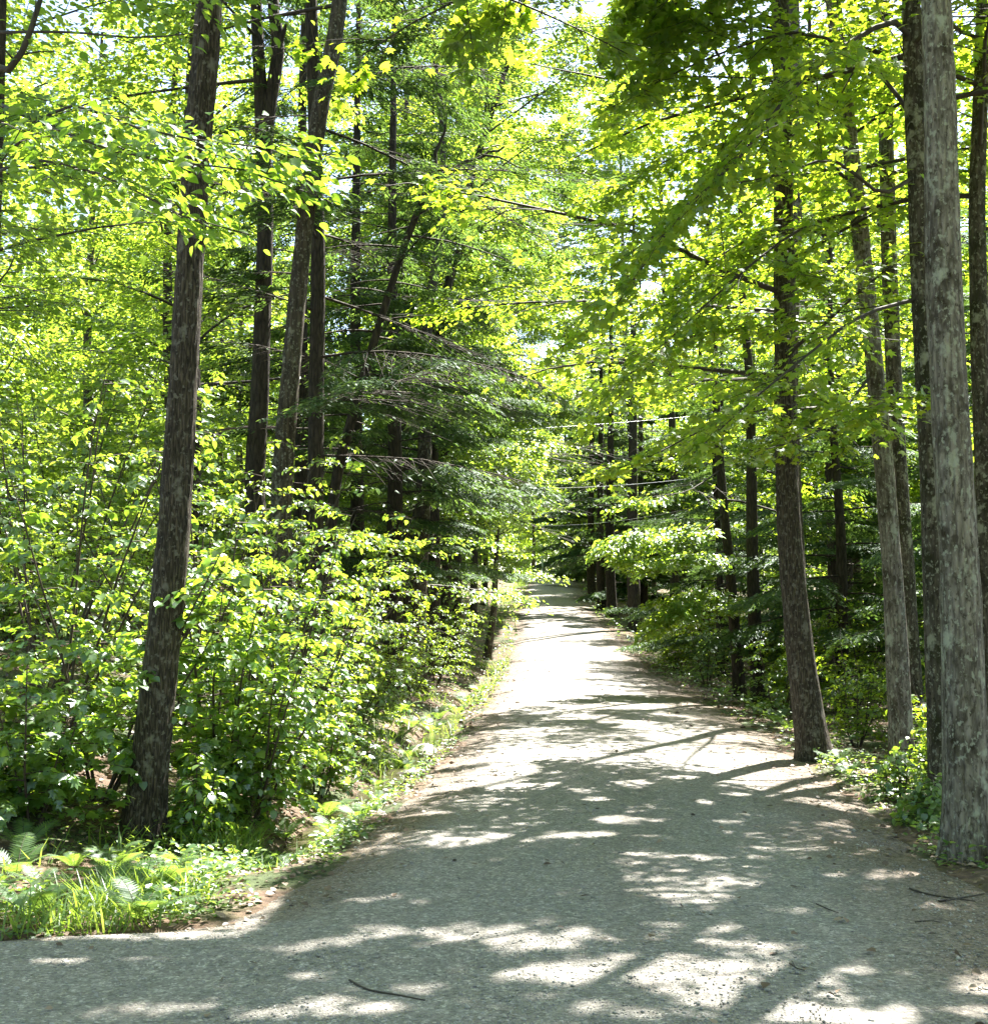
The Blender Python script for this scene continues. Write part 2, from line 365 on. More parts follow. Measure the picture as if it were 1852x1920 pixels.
def floor_mat():
    m, nt, N, K = newmat('forest_floor')
    geo = N.new('ShaderNodeNewGeometry'); pos = geo.outputs['Position']
    n1 = N.new('ShaderNodeTexNoise'); n1.inputs['Scale'].default_value = 14; n1.inputs['Detail'].default_value = 7; n1.inputs['Roughness'].default_value = .7; K.new(pos, n1.inputs[0])
    n2 = N.new('ShaderNodeTexNoise'); n2.inputs['Scale'].default_value = 1.2; n2.inputs['Detail'].default_value = 4; K.new(pos, n2.inputs[0])
    r1 = ramp(N, [(.3, (.035, .022, .013)), (.5, (.10, .062, .038)), (.72, (.2, .135, .09))]); K.new(n1.outputs[0], r1.inputs[0])
    r2 = ramp(N, [(.3, (.02, .03, .01)), (.55, (.05, .075, .02)), (.75, (.11, .10, .05))]); K.new(n1.outputs[0], r2.inputs[0])
    mr = N.new('ShaderNodeMapRange'); mr.inputs[1].default_value = .45; mr.inputs[2].default_value = .6; K.new(n2.outputs[0], mr.inputs[0])
    mx = N.new('ShaderNodeMix'); mx.data_type = 'RGBA'; K.new(mr.outputs[0], mx.inputs[0]); K.new(r1.outputs[0], mx.inputs[6]); K.new(r2.outputs[0], mx.inputs[7])
    p = N.new('ShaderNodeBsdfPrincipled'); p.inputs['Roughness'].default_value = .92; K.new(mx.outputs[2], p.inputs['Base Color'])
    b = N.new('ShaderNodeBump'); b.inputs['Strength'].default_value = .9; b.inputs['Distance'].default_value = .05; K.new(n1.outputs[0], b.inputs['Height']); K.new(b.outputs[0], p.inputs['Normal'])
    o = N.new('ShaderNodeOutputMaterial'); K.new(p.outputs[0], o.inputs[0])
    return m
M['floor'] = floor_mat()

# ------------------------------------------------------------------ terrain and road
def grid(xs, ys, zf):
    X, Y = np.meshgrid(xs, ys, indexing='ij'); Z = zf(X, Y)
    V = np.stack([X, Y, Z], -1).reshape(-1, 3)
    n, m = X.shape
    i = np.arange(n - 1)[:, None] * m + np.arange(m - 1)[None]
    return V, np.stack([i, i + m, i + m + 1, i + 1], -1).reshape(-1, 4)
xs = np.unique(np.concatenate([np.linspace(-400, -40, 19), np.linspace(-40, -9, 32), np.arange(-9, 10, .16), np.linspace(10, 40, 31), np.linspace(40, 400, 19)]).round(3))
ys = np.unique(np.concatenate([np.linspace(-60, 3, 30), np.arange(3, 16, .12), np.arange(16, 40, .3), np.arange(40, 160, 1), np.linspace(160, 498, 25)]).round(3))
def terr(x, y): return ground(x, y) - .09 * sst(.02, .3, inside(x, y))
V, Fq = grid(xs, ys, terr)
tag(mesh_from('terrain', V, Fq, M['floor'], None, True), 'brown forest floor and grassy bank either side of the road', 'ground', kind='structure')

ys = np.concatenate([np.arange(-20, 3, 1.0), np.arange(3, 9, .06), np.arange(9, 30, .15), np.arange(30, 175, .6)])
u = np.concatenate([[0, .01, .025, .05], np.linspace(.08, .92, 44), [.95, .975, .99, 1]])
XL, XR = xleft(ys), xright(ys)
X = XL[:, None] + (XR - XL)[:, None] * u[None]; Y = np.repeat(ys[:, None], len(u), 1)
V = np.stack([X, Y, road_z(X, Y)], -1).reshape(-1, 3)
n, m = X.shape; i = np.arange(n - 1)[:, None] * m + np.arange(m - 1)[None]
road = mesh_from('road', V, np.stack([i, i + 1, i + m + 1, i + m], -1).reshape(-1, 4), M['road'], None, True)
tag(road, 'grey gravel road running straight ahead and up a rise', 'road', kind='structure')
tr = np.abs(np.clip((X - xc(Y)) / 2.05, -3, 3)); trk = .30 * np.exp(-((tr - .0) / .16) ** 2) + .15 * fbm(X * 1.5, Y * .35)
_o = -outside(X, Y); vg = np.maximum(trk, 1 - sst(0, 1, _o / np.where(X > xc(Y), 1.7, 1.0)))
road.data.attributes.new('verge', 'FLOAT', 'POINT').data.foreach_set('value', vg.ravel().astype(np.float32))

# water in the left ditch
yw = np.arange(9.3, 24, .15); V = []; 
for y in yw:
    c = float(xc(y)) - 2.62; w = .17 + .12 * float(vnoise(y * 1.1, 2.2)); zz = float(zr(y)) - .215
    V += [[c - w, y, zz], [c + w, y, zz]]
i = np.arange(len(yw) - 1)[:, None] * 2
mw, nt, N, K = newmat('ditch_water')
p = N.new('ShaderNodeBsdfPrincipled'); p.inputs['Base Color'].default_value = (.06, .05, .035, 1); p.inputs['Roughness'].default_value = .08
nn = N.new('ShaderNodeTexNoise'); nn.inputs['Scale'].default_value = 22; geo = N.new('ShaderNodeNewGeometry'); K.new(geo.outputs['Position'], nn.inputs[0])
b = N.new('ShaderNodeBump'); b.inputs['Strength'].default_value = .5; b.inputs['Distance'].default_value = .02; K.new(nn.outputs[0], b.inputs['Height']); K.new(b.outputs[0], p.inputs['Normal'])
o = N.new('ShaderNodeOutputMaterial'); K.new(p.outputs[0], o.inputs[0])
tag(mesh_from('water', V, np.concatenate([i, i + 1, i + 3, i + 2], 1), mw, None, True), 'shallow trickle of water in the ditch left of the road', 'water', kind='structure')


# ------------------------------------------------------------------ plants
UP = np.array([0, 0, 1.])
def rot_z(v, a):
    c, s = math.cos(a), math.sin(a)
    return np.array([c * v[0] - s * v[1], s * v[0] + c * v[1], v[2]])
def poly(start, d, L, n, droop=.3, wig=.12):
    d = nrm(d); P = [np.asarray(start, float)]; st = L / (n - 1)
    for k in range(n - 1):
        d = nrm(d + np.array([0, 0, -droop / n]) + rng.normal(0, wig, 3) / math.sqrt(n))
        P.append(P[-1] + d * st)
    return np.array(P)
def along(P, t):
    d = np.linspace(0, 1, len(P))
    return np.stack([np.interp(t, d, P[:, k]) for k in range(3)], -1)


def spray(lv, P, dens, size, lat=.2, vert=.05, tilt=.4, t0=.0, droop=.25, lmin=1):
    """leaves in a flat layer along polyline P"""
    L = np.linalg.norm(np.diff(P, axis=0), axis=1).sum()
    n = max(lmin, int(L * dens * rng.uniform(.8, 1.2)))
    t = t0 + (1 - t0) * rng.random(n) ** .85
    C = along(P, t); D = nrm(along(np.gradient(P, axis=0), t))
    side = nrm(np.cross(D, UP)); s = rng.normal(0, 1, n)
    C = C + side * (s * lat * (1.1 - .6 * t))[:, None] + np.stack([np.zeros(n), np.zeros(n), rng.normal(0, vert, n) - .35 * np.abs(s) * lat * droop], -1)
    LD = nrm(D * rng.uniform(.3, 1, n)[:, None] + side * (np.sign(s) * rng.uniform(.3, 1.2, n))[:, None] + np.array([0, 0, -1]) * (droop * rng.uniform(0, 1.6, n))[:, None])
    Nn = nrm(UP + rng.normal(0, tilt, (n, 3)))
    lv.add(C - LD * size * .4, LD, Nn, size * rng.uniform(.6, 1.2, n))


def bough(tb, lv, P, r0, dens, size, lod=2, side_len=.5, step=.28, t0=.15, lat=.16, tilt=.4, droop=.25, vert=.05, fill=True):
    """limb with alternate side shoots carrying flat layers of leaves"""
    L = np.linalg.norm(np.diff(P, axis=0), axis=1).sum()
    if tb is not None: tb.add(P, np.linspace(r0, max(r0 * .18, .003), len(P)), 5 if lod > 1 else 4)
    k = max(2, int(L / step)); sg = 1
    for j in range(k):
        t = t0 + (1 - t0) * (j + rng.random()) / k
        d = along(np.gradient(P, axis=0), np.array([t]))[0]; p = along(P, np.array([t]))[0]
        sg = -sg
        d2 = rot_z(nrm(d), sg * rng.uniform(.6, 1.15)); d2[2] = d2[2] * .5 + rng.uniform(-.08, .12)
        l2 = side_len * L * (1.05 - .75 * t) * rng.uniform(.6, 1.15)
        Q = poly(p, d2, max(l2, .15), 5, droop, .16)
        if tb is not None and lod > 0: tb.add(Q, np.linspace(max(r0 * .35 * (1 - .5 * t), .004), .0025, 5), 3)
        spray(lv, Q, dens, size, lat, vert, tilt, .1, droop)
        if lod > 1:
            for q in range(max(1, int(l2 / .3))):
                tq = .25 + .75 * rng.random(); pq = along(Q, np.array([tq]))[0]
                d3 = rot_z(nrm(Q[-1] - Q[0]), rng.choice([-1, 1]) * rng.uniform(.5, 1.1))
                R = poly(pq, d3, l2 * .4 * rng.uniform(.5, 1.1), 4, droop, .15)
                tb.add(R, np.linspace(.004, .002, 4), 3)
                spray(lv, R, dens, size, lat * .8, vert, tilt, .1, droop)
    if fill: spray(lv, P[len(P) // 2:], dens, size, lat, vert, tilt, .3, droop)


def trunk_mesh(P, R, mat, parent, base, seg=14, rings=70, flare=.35, knots=.05, ridge=0.0, extra=None, limbs=None, limbmat=None):
    """tapered trunk with root flare and lumps, along the pixel-measured centre line"""
    Q = resample(P, rings)
    h = np.concatenate([[0], np.cumsum(np.linalg.norm(np.diff(Q, axis=0), axis=1))])
    tt = np.concatenate([[0], np.cumsum(np.linalg.norm(np.diff(np.asarray(P), axis=0), axis=1))])
    r = np.interp(h / h[-1], tt / tt[-1], R)
    T = nrm(np.gradient(Q, axis=0)); U = nrm(np.cross(T, np.array([0, 1., 0]))); W = np.cross(U, T)
    a = np.arange(seg) * 2 * PI / seg
    ca, sa = np.cos(a), np.sin(a)
    s0 = rng.uniform(0, 90)
    A, Hh = np.meshgrid(a, h)
    lump = 1 + knots * 2 * (fbm(np.cos(A) * 1.3 + s0, np.sin(A) * 1.3 + Hh * 1.1 + s0, 3) - .5) * 1.6
    fl = 1 + flare * np.exp(-Hh / .28) * (1 + .55 * np.cos(A * 5 + s0) * np.exp(-Hh / .5)) + .1 * np.exp(-Hh / 1.0)
    rr = r[:, None] * lump * fl
    if ridge:
        k = 26
        per = (A / (2 * PI) * k)
        w = vnoise(per + .9 * vnoise(Hh * 2.2 + s0, per * .5), Hh * 3.2 + s0)
        # wrap seam: blend to the same noise at the far side
        bl = sst(0, 1.2, A); w = w * bl + vnoise(per + k + .9 * vnoise(Hh * 2.2 + s0, (per + k) * .5), Hh * 3.2 + s0) * (1 - bl)
        rr = rr + ridge * (np.abs(w - .5) * 2 - .5)
    V = Q[:, None] + rr[..., None] * (ca[None, :, None] * U[:, None] + sa[None, :, None] * W[:, None])
    i = np.arange(rings - 1)[:, None] * seg; j = np.arange(seg)[None]; j2 = (j + 1) % seg
    Fq = np.stack([i + j, i + j2, i + seg + j2, i + seg + j], -1).reshape(-1, 4)
    V = V.reshape(-1, 3)
    if extra is not None:
        ev = np.concatenate(extra.V); ef = np.concatenate(extra.F) + len(V)
        V = np.vstack([V, ev]); Fq = np.vstack([Fq, ef])
    nt_ = len(Fq)
    if limbs is not None and limbs.V:
        ev = np.concatenate(limbs.V); ef = np.concatenate(limbs.F) + len(V)
        V = np.vstack([V, ev]); Fq = np.vstack([Fq, ef])
    o = mesh_from('trunk', V - base, Fq, mat, parent, True)
    if len(Fq) > nt_:
        o.data.materials.append(limbmat)
        o.data.polygons.foreach_set('material_index', (np.arange(len(Fq)) >= nt_).astype(np.int32))
    return o


def px_trunk(pts, d, height, r_px=None, dd=None):
    """trunk centre line from photo pixels at distance d, set on the ground and carried on to the full height"""
    W = [at(x, y, d if dd is None else d + dd * k / (len(pts) - 1)) for k, (x, y) in enumerate(pts)]
    b = W[0].copy(); b[2] = float(ground(b[0], b[1])) - .12
    if W[0][2] > b[2] + .3: W = [b] + W
    else: W[0] = b
    W = np.array(W)
    if W[-1][2] < height:
        v = nrm(W[-1] - W[-2]); v = nrm(v + UP * .8)
        top = W[-1]; rem = height - top[2]
        for f in (.33, .66, 1): W = np.vstack([W, top + v / v[2] * rem * f + rng.normal(0, .07 * rem * f / 3, 3) * np.array([1, 1, 0])])
    return W


def radii(W, rs):
    """rs: list of (height above base, radius)"""
    return np.interp(W[:, 2] - W[0, 2], [a for a, _ in rs], [b for _, b in rs])


def decid(name, label, W, R, barkm, leafm, z0, Rmax, nprim, size, dens=26, tpl='leaf6', lod=1, group=None, cat='tree', cull=True, tw='bark_twig',
          bias=None, droop=.35, shape=None, el=(5, 60), extra=None, trunk_kw=None, boughs=(), wide=1.0, tilt=.42, step=.42, lat=.24, lo_stub=True):
    base = np.array([W[0, 0], W[0, 1], float(ground(W[0, 0], W[0, 1]))])
    root = empty(name, base, label, cat, group)
    tb = Tubes(); lv = Leaves(); zt = W[-1, 2]
    cz = W[:, 2]
    for i in range(nprim):
        t = (i + rng.random()) / nprim
        z = z0 + (zt - z0) * (t ** 1.15) * .97
        p = np.array([np.interp(z, cz, W[:, k]) for k in range(3)])
        az = i * 2.39996 + rng.uniform(-.4, .4)
        sh = (1 - t ** 1.6) * .9 + .12 if shape is None else shape(t)
        L = Rmax * sh * rng.uniform(.75, 1.15)
        dr = np.array([math.cos(az), math.sin(az), 0.])
        if bias is not None: L *= 1 + bias[2] * (dr[0] * bias[0] + dr[1] * bias[1])
        e = math.radians(el[0] + (el[1] - el[0]) * t + rng.uniform(-8, 8))
        d = dr * math.cos(e) + UP * math.sin(e)
        Pp = poly(p, d, L, 7, droop, .14)
        rt = np.interp(z, cz, R)
        tb0, lv0 = Tubes(), Leaves()
        bough(tb0, lv0, Pp, min(rt * .4, .034) * (.4 + .6 * L / Rmax), dens * (2.3 if lod else 2.0), size, lod, .52, step * .6, .12, lat * 1.25, tilt, .3, .07)
        if cull and lv0.P and keep(np.concatenate(lv0.P)).mean() < .4: continue
        for q, f in zip(tb0.V, tb0.F): tb.V.append(q); tb.F.append(f + tb.n)
        tb.n += tb0.n
        lv.P += lv0.P; lv.D += lv0.D; lv.N += lv0.N; lv.L += lv0.L
    for (Pb, rb, dn, sz, *sl) in boughs:
        bough(tb, lv, np.asarray(Pb), rb, dn * 1.1, sz, 2, sl[0] if sl else .42, .22, .16, .18, tilt, .28)
    kw = dict(seg=12, rings=60); kw.update(trunk_kw or {})
    trunk_mesh(W, R, barkm, root, base, extra=extra, limbs=tb, limbmat=M[tw], **kw)
    lv.build('crown', tpl, leafm, root, base, keep if cull else None, wide)
    return root


def hemlock(name, label, W, R, barkm, z0, Rmax, nprim, group=None, cull=True, dens=55, size=.095, lod=1, extra=None, bare=0, bias=None, trunk_kw=None, shape=None):
    base = np.array([W[0, 0], W[0, 1], float(ground(W[0, 0], W[0, 1]))])
    root = empty(name, base, label, 'tree', group)
    tb = Tubes(); lv = Leaves(); zt = W[-1, 2]; cz = W[:, 2]
    for i in range(nprim):
        t = (i + rng.random()) / nprim; z = z0 + (zt - z0) * t
        p = np.array([np.interp(z, cz, W[:, k]) for k in range(3)])
        az = i * 2.39996 + rng.uniform(-.5, .5); dr = np.array([math.cos(az), math.sin(az), 0.])
        L = Rmax * (1 - t ** 1.3 * .9 if shape is None else shape(t)) * rng.uniform(.6, 1.15)
        if bias is not None: L *= 1 + bias[2] * (dr[0] * bias[0] + dr[1] * bias[1])
        if z < 8 and p[0] < float(xc(p[1])) and dr[0] > .05: L = min(L, max(.5, (float(xc(p[1])) - 1.3 + .12 * (z - 2) - p[0]) / dr[0]))
        Pp = poly(p, dr + UP * rng.uniform(-.05, .25), L, 7, .35, .10)
        tb.add(Pp, np.linspace(.022 * (.4 + .6 * L / Rmax), .004, 7), 4)
        k = max(3, int(L / .085)); sg = 1
        for j in range(k):
            q = .15 + .85 * (j + rng.random()) / k; sg = -sg
            pq = along(Pp, np.array([q]))[0]; d2 = rot_z(nrm(Pp[-1] - Pp[0]), sg * rng.uniform(.6, 1.0)); d2[2] -= .05
            l2 = .5 * L * (1.05 - .85 * q) * rng.uniform(.5, 1.1) + .12
            Q = poly(pq, d2, l2, 4, .35, .12)
            if lod > 1: tb.add(Q, np.linspace(.006, .002, 4), 3)
            n = max(5, int(l2 * dens * 2.7)); tt = rng.random(n); C = along(Q, tt); D = nrm(Q[-1] - Q[0])
            sd = nrm(np.cross(D, UP)); s = rng.choice([-1, 1], n)
            lt = rng.uniform(0, .15, n)
            LD = nrm(D[None] * .75 + sd[None] * (s * rng.uniform(.5, 1.1, n))[:, None] + np.array([0, 0, -.22]))
            lv.add(C + LD * lt[:, None] + rng.normal(0, .02, (n, 3)), LD, nrm(UP + rng.normal(0, .3, (n, 3))), size * rng.uniform(.6, 1.25, n))
    for i in range(bare):
        z = rng.uniform(1.2, z0 + 1); p = np.array([np.interp(z, cz, W[:, k]) for k in range(3)])
        az = rng.uniform(0, 2 * PI); L = rng.uniform(.6, 2.2)
        Pp = poly(p, np.array([math.cos(az), math.sin(az), .1]), L, 6, .25, .2); tb.add(Pp, np.linspace(.014, .003, 6), 4)
        for q in range(3):
            pq = along(Pp, np.array([rng.uniform(.3, .9)]))[0]; d2 = rot_z(nrm(Pp[-1] - Pp[0]), rng.uniform(-1, 1))
            tb.add(poly(pq, d2, L * .35, 4, .2, .2), np.linspace(.006, .002, 4), 3)
    kw = dict(seg=12, rings=50); kw.update(trunk_kw or {})
    trunk_mesh(W, R, barkm, root, base, extra=extra, limbs=tb, limbmat=M['bark_dark'], **kw)
    lv.build('crown', 'needle', M['hemlock'], root, base, keep if cull else None, 1.25)
    return root


def shrub(name, label, x, y, h, spread, nst, size, mat, tpl='round', dens=16, group=None, cat='shrub', lean=(0, 0), tiers=15):
    base = np.array([x, y, float(ground(x, y)) - .02])
    root = empty(name, base, label, cat, group)
    tb = Tubes(); lv = Leaves()
    for i in range(nst):
        az = i * 2.4 + rng.uniform(-.5, .5)
        d = np.array([math.cos(az) * .35 * spread + lean[0], math.sin(az) * .35 * spread + lean[1], 1.])
        L = h * rng.uniform(.65, 1.08)
        P = poly(base + np.array([math.cos(az), math.sin(az), 0]) * .05, d, L, 7, -.05, .15)
        tb.add(P, np.linspace(.007 + .003 * h, .003, 7), 5)
        for k in range(tiers):
            t = .12 + .88 * (k + rng.random()) / tiers
            p = along(P, np.array([t]))[0]; a2 = k * 2.4 + rng.uniform(-.6, .6) + az
            l2 = spread * (1.0 - .55 * t) * rng.uniform(.45, 1.0)
            d2 = np.array([math.cos(a2), math.sin(a2), .22])
            if rng.random() < .5: d2 += np.array([lean[0], lean[1], 0]) * 2
            Q = poly(p, d2, l2, 5, .55, .14); tb.add(Q, np.linspace(.006, .002, 5), 3)
            n = max(4, int(l2 * dens * 3.0)); tt = .15 + .85 * (np.arange(n) + rng.random(n) * .6) / n
            C = along(Q, np.clip(tt, 0, 1)); D = nrm(along(np.gradient(Q, axis=0), np.clip(tt, 0, 1))); sd = nrm(np.cross(D, UP))
            s = np.where(np.arange(n) % 2 == 0, 1, -1)
            LD = nrm(D * .6 + sd * (s * rng.uniform(.5, 1.2, n))[:, None] + np.array([0, 0, -1]) * rng.uniform(.05, .7, n)[:, None])
            lv.add(C + rng.normal(0, .02, (n, 3)), LD, nrm(UP + rng.normal(0, .38, (n, 3))), size * (.78 if y < 11.2 else .62) * rng.uniform(.35, 1.35, n))
            lv.add(Q[-1:], nrm(Q[-1:] - Q[-2:-1] + np.array([0, 0, -.2])), UP, size * .68 * rng.uniform(.7, 1.2))
    tb.build('stems', M['stem_bush'], root, base)
    lv.build('foliage', tpl, mat, root, base)
    return root


def fern_mesh():
    lv = Leaves(); tb = Tubes(); nf = rng.integers(6, 9)
    for i in range(nf):
        az = i * 2 * PI / nf + rng.uniform(-.3, .3); L = rng.uniform(.36, .52)
        P = poly([0, 0, 0], np.array([math.cos(az) * .55, math.sin(az) * .55, 1]), L, 10, 1.35, .04)
        tb.add(P, np.linspace(.004, .0015, 10), 3)
        n = 17; t = np.linspace(.18, .99, n); C = along(P, t); D = nrm(along(np.gradient(P, axis=0), t)); sd = nrm(np.cross(D, UP)); nr = np.cross(sd, D)
        w = .26 * L * np.sin(PI * np.clip(.12 + .86 * (1 - (t - .18) / .81) ** .9 * .75, 0, 1))
        for s in (-1, 1): lv.add(C, nrm(sd * s + D * .45), nr + rng.normal(0, .12, (n, 3)), w)
    return lv, tb


# ================================================================== THE TREES ONE CAN TELL APART
def px_poly(pts, n=10):
    """limb through (px, py, d) points"""
    return resample(np.array([at(*p) for p in pts]), n)

# --- left foreground trunk
W = px_trunk([(266, 1560), (300, 1250), (325, 1000), (348, 640), (364, 350), (392, 0)], 9.8, 19)
R = radii(W, [(0, .138), (1.2, .13), (2, .124), (3.5, .113), (5.5, .106), (20, .03)])
bs = [(poly([-2.1, 9.8, z], [dx, dy, .2], L, 9, .4, .12), .024, 60, .1, .5) for (z, dx, dy, L) in ((6.9, 1, .25, 3.6), (7.6, 1, -.1, 4.0), (8.2, .7, .6, 3.4), (8.9, 1, .2, 4.2), (7.2, -.3, -.6, 2.6), (8.0, .35, -.5, 2.6))]  # unseen boughs above the frame, added to shade the gravel at lower left
decid('oak_tree', 'leaning dark furrowed trunk among the bushes beside the gravel at the left', W, R, M['bark_furrowed'], M['bright'], 8.6, 3.6, 26, .10, 30,
      lod=1, boughs=bs, trunk_kw=dict(seg=104, rings=420, flare=.45, knots=.05, ridge=.010))

# --- beech at the left edge of the frame with the near bough
W = px_trunk([(-52, 1560), (-30, 900), (-8, 300), (2, 0)], 8.2, 9.5)
R = radii(W, [(0, .06), (4, .05), (9, .012)])
bs = [(px_poly([(-20, 330, 8.0), (60, 300, 6.9), (200, 330, 6.2), (330, 400, 5.9), (470, 440, 5.8)]), .012, 46, .072, .2)]
bs += [(px_poly([(-10, 190, 8.0), (90, 235, 6.7), (240, 290, 6.1), (400, 310, 5.85), (520, 330, 5.75), (590, 365, 5.7)]), .014, 60, .074, .2)]
bs += [(px_poly([(0, 300, 8.0), (120, 200, 6.8), (260, 240, 6.2), (420, 270, 5.9), (560, 280, 5.8), (630, 290, 5.75)]), .013, 60, .074, .18)]
bs += [(px_poly([(-40, 110, 8.1), (20, 130, 7.9), (50, 70, 7.8), (75, 0, 7.8), (100, -200, 7.8)]), .03, 6, .075, .2)]
bs += [(px_poly([(0, 60, 8.1), (130, 60, 7.8), (260, 70, 7.6), (380, 60, 7.4)]), .012, 18, .075, .25)]
bs += [(px_poly([(-10, 380, 8.2), (-60, 420, 7.2), (40, 240, 6.0)]), .01, 22, .075, .3)]
decid('beech_tree', 'young beech at the left edge reaching a leafy bough across the dark trunk', W, R, M['bark_dark'], M['beech'], 5.6, 2.0, 12, .08, 30, tpl='oval',
      boughs=bs, lod=1, tilt=.5)

# --- group of trunks left of centre
W = px_trunk([(486, 1080), (478, 900), (489, 700), (497, 400), (490, 200), (480, 0)], 19, 20)
tb2 = Tubes(); tb2.add(px_poly([(492, 330, 19), (505, 200, 19), (522, 90, 19), (512, 0, 19), (500, -300, 19.5)], 16), np.linspace(.12, .06, 16), 10)
tb2.add(px_poly([(522, 92, 19), (532, 60, 18.9), (538, 40, 18.9)], 5), np.linspace(.05, .02, 5), 6)
decid('maple_tree', 'dark trunk forking high up, leftmost of the trunks behind the big leaning one', W, radii(W, [(0, .19), (3, .15), (9, .105), (20, .03)]), M['bark_dark'], M['bright'],
      9.5, 4.0, 22, .11, 24, extra=tb2, trunk_kw=dict(seg=20, rings=110, knots=.10))
W = px_trunk([(532, 1060), (527, 950), (545, 700), (572, 420), (600, 200), (637, 0)], 17, 20)
decid('maple_tree', 'brown bare trunk leaning to the right in front of the hemlock', W, radii(W, [(0, .19), (3, .14), (9, .112), (20, .03)]), M['bark_brown'], M['bright'],
      9.5, 4.0, 22, .11, 24, trunk_kw=dict(seg=40, rings=180, knots=.09, ridge=.008))
W = px_trunk([(590, 1095), (592, 800), (596, 500), (589, 200), (583, 0)], 18.5, 21)
hemlock('hemlock_tree', 'straight hemlock with dark flat sprays in the middle of the left trunks', W, radii(W, [(0, .155), (3, .118), (9, .10), (21, .02)]), M['bark_dark'], 3.9, 4.1, 58,
        lod=2, bare=8, bias=(1, .2, .35), trunk_kw=dict(seg=20, rings=100))
W = px_trunk([(612, 1160), (625, 940), (655, 800), (745, 500), (800, 355)], 19.6, 8.0)
tb2 = Tubes(); _l = px_poly([(795, 365, 19.6), (822, 330, 19.6), (850, 318, 19.6), (880, 302, 19.6), (910, 288, 19.6), (946, 275, 19.6)], 14) + rng.normal(0, .018, (14, 3)); tb2.add(_l, np.linspace(.05, .016, 14), 8)
tb2.add(px_poly([(905, 290, 19.6), (940, 296, 19.4), (965, 310, 19.4), (982, 316, 19.4)], 8), np.linspace(.022, .008, 8), 6)
tb2.add(px_poly([(822, 330, 19.6), (815, 290, 19.6), (835, 240, 19.6), (828, 180, 19.6)], 8), np.linspace(.04, .01, 8), 6)
hemlock('hemlock_tree', 'slanting dark trunk bending into a bare arched limb toward the road', W, radii(W, [(0, .12), (3, .09), (7, .055)]), M['bark_dark'], 4.0, 1.7, 26, extra=tb2, bare=5,
        shape=lambda t: .6 + .4 * t, trunk_kw=dict(seg=20, rings=90))
for (px, d, hh, rm, npr, lab, bi) in [
        (735, 25, 16, 3.5, 66, 'broad dark hemlock with low drooping boughs above the fern bank', (1, -.3, .3)),
        (810, 33, 17, 3.6, 58, 'grey green hemlock whose sprays hang over the left edge of the road', (1, -.2, .2)),
        (665, 29, 20, 4.4, 60, 'tall hemlock behind the arched bare limb', (1, -.2, .2)),
        (560, 24, 17, 3.8, 60, 'hemlock in the dark gap between the brown bare trunk and the arched limb', (1, -.2, .1)),
        (835, 40, 21, 4.0, 58, 'farthest of the dark hemlocks left of the road', (1, -.2, .1))]:
    x = (px - CX) / FPX * d; W = np.array([[x, d, float(ground(x, d)) - .1], [x + .05, d, 4], [x - .05, d + .1, 9], [x, d, hh]])
    hemlock('hemlock_tree', lab, W, radii(W, [(0, .2), (3, .16), (hh, .02)]), M['bark_dark'], 2.3 if d < 30 else 2.8, rm, npr, lod=2 if d < 28 else 1, bare=5, bias=bi, dens=48, size=.1, shape=lambda t: min(1, .5 + 1.6 * t) * (1 - .93 * t ** 1.1))
W = px_trunk([(915, 1222), (925, 1150), (928, 1090), (932, 1000), (930, 900)], 42, 9)
decid('young_maple', 'thin brown sapling trunk standing alone at the left edge of the road', W, radii(W, [(0, .13), (2, .1), (9, .02)]), M['bark_brown'], M['bright'], 2.7, 2.5, 20, .12, 22, shape=lambda t: .8 - .5 * t)
W = px_trunk([(780, 1262), (781, 1180), (786, 1060), (795, 900)], 27, 14)
decid('maple_tree', 'short visible trunk above the fern bank, half hidden by leaves', W, radii(W, [(0, .22), (3, .18), (14, .03)]), M['bark_brown'], M['bush'], 2.1, 3.0, 30, .11, 22, shape=lambda t: .75 - .3 * t, droop=.5)

# --- right side
W = px_trunk([(1815, 1612), (1800, 1100), (1772, 600), (1755, 0)], 8.8, 19)
bs = [(poly([3.1, 8.9, z], [dx, dy, .25], L, 9, .45, .12), .03, 60, .1, .5) for (z, dx, dy, L) in
      ((7.0, -1, .45, 5.2), (8.0, -1, .05, 5.4), (8.6, -.8, .7, 5), (9.6, -1, .3, 5.6), (10.6, -1, -.1, 5))]  # long overhead boughs added to keep sun off the near gravel
decid('maple_tree', 'large grey trunk with pale lichen patches standing at the right edge of the gravel', W, radii(W, [(0, .155), (1.2, .142), (3.2, .123), (5.6, .105), (19, .03)]), M['bark_lichen'], M['maple'],
      7.0, 4.2, 26, .10, 24, tpl='maple', lod=1, bias=(-.7, .7, .25), boughs=bs, trunk_kw=dict(seg=96, rings=360, flare=.36, knots=.07, ridge=.009))
W = px_trunk([(1775, 1500), (1748, 900), (1728, 500), (1708, 0)], 11.3, 18)
bs = [(px_poly([(1708, 70, 11.3), (1672, 40, 11.1), (1600, 75, 10.9), (1500, 150, 10.7), (1400, 280, 10.5), (1270, 410, 10.4), (1150, 580, 10.3)], 16), .03, 38, .088),
      (px_poly([(1715, 330, 11.3), (1650, 360, 11.0), (1560, 300, 10.8), (1450, 330, 10.6), (1330, 350, 10.4)], 12), .022, 30, .088),
      (px_poly([(1720, 560, 11.3), (1620, 590, 11), (1520, 660, 10.7), (1400, 760, 10.5), (1300, 850, 10.4)], 12), .02, 38, .085),
      (px_poly([(1716, 230, 11.3), (1640, 130, 11.5), (1500, 60, 11.6), (1300, 120, 11.7), (1150, 200, 11.6)], 12), .024, 36, .088),
      (px_poly([(1735, 760, 11.3), (1690, 745, 10.6), (1640, 770, 10.0), (1590, 790, 9.7)], 8), .012, 50, .085)]
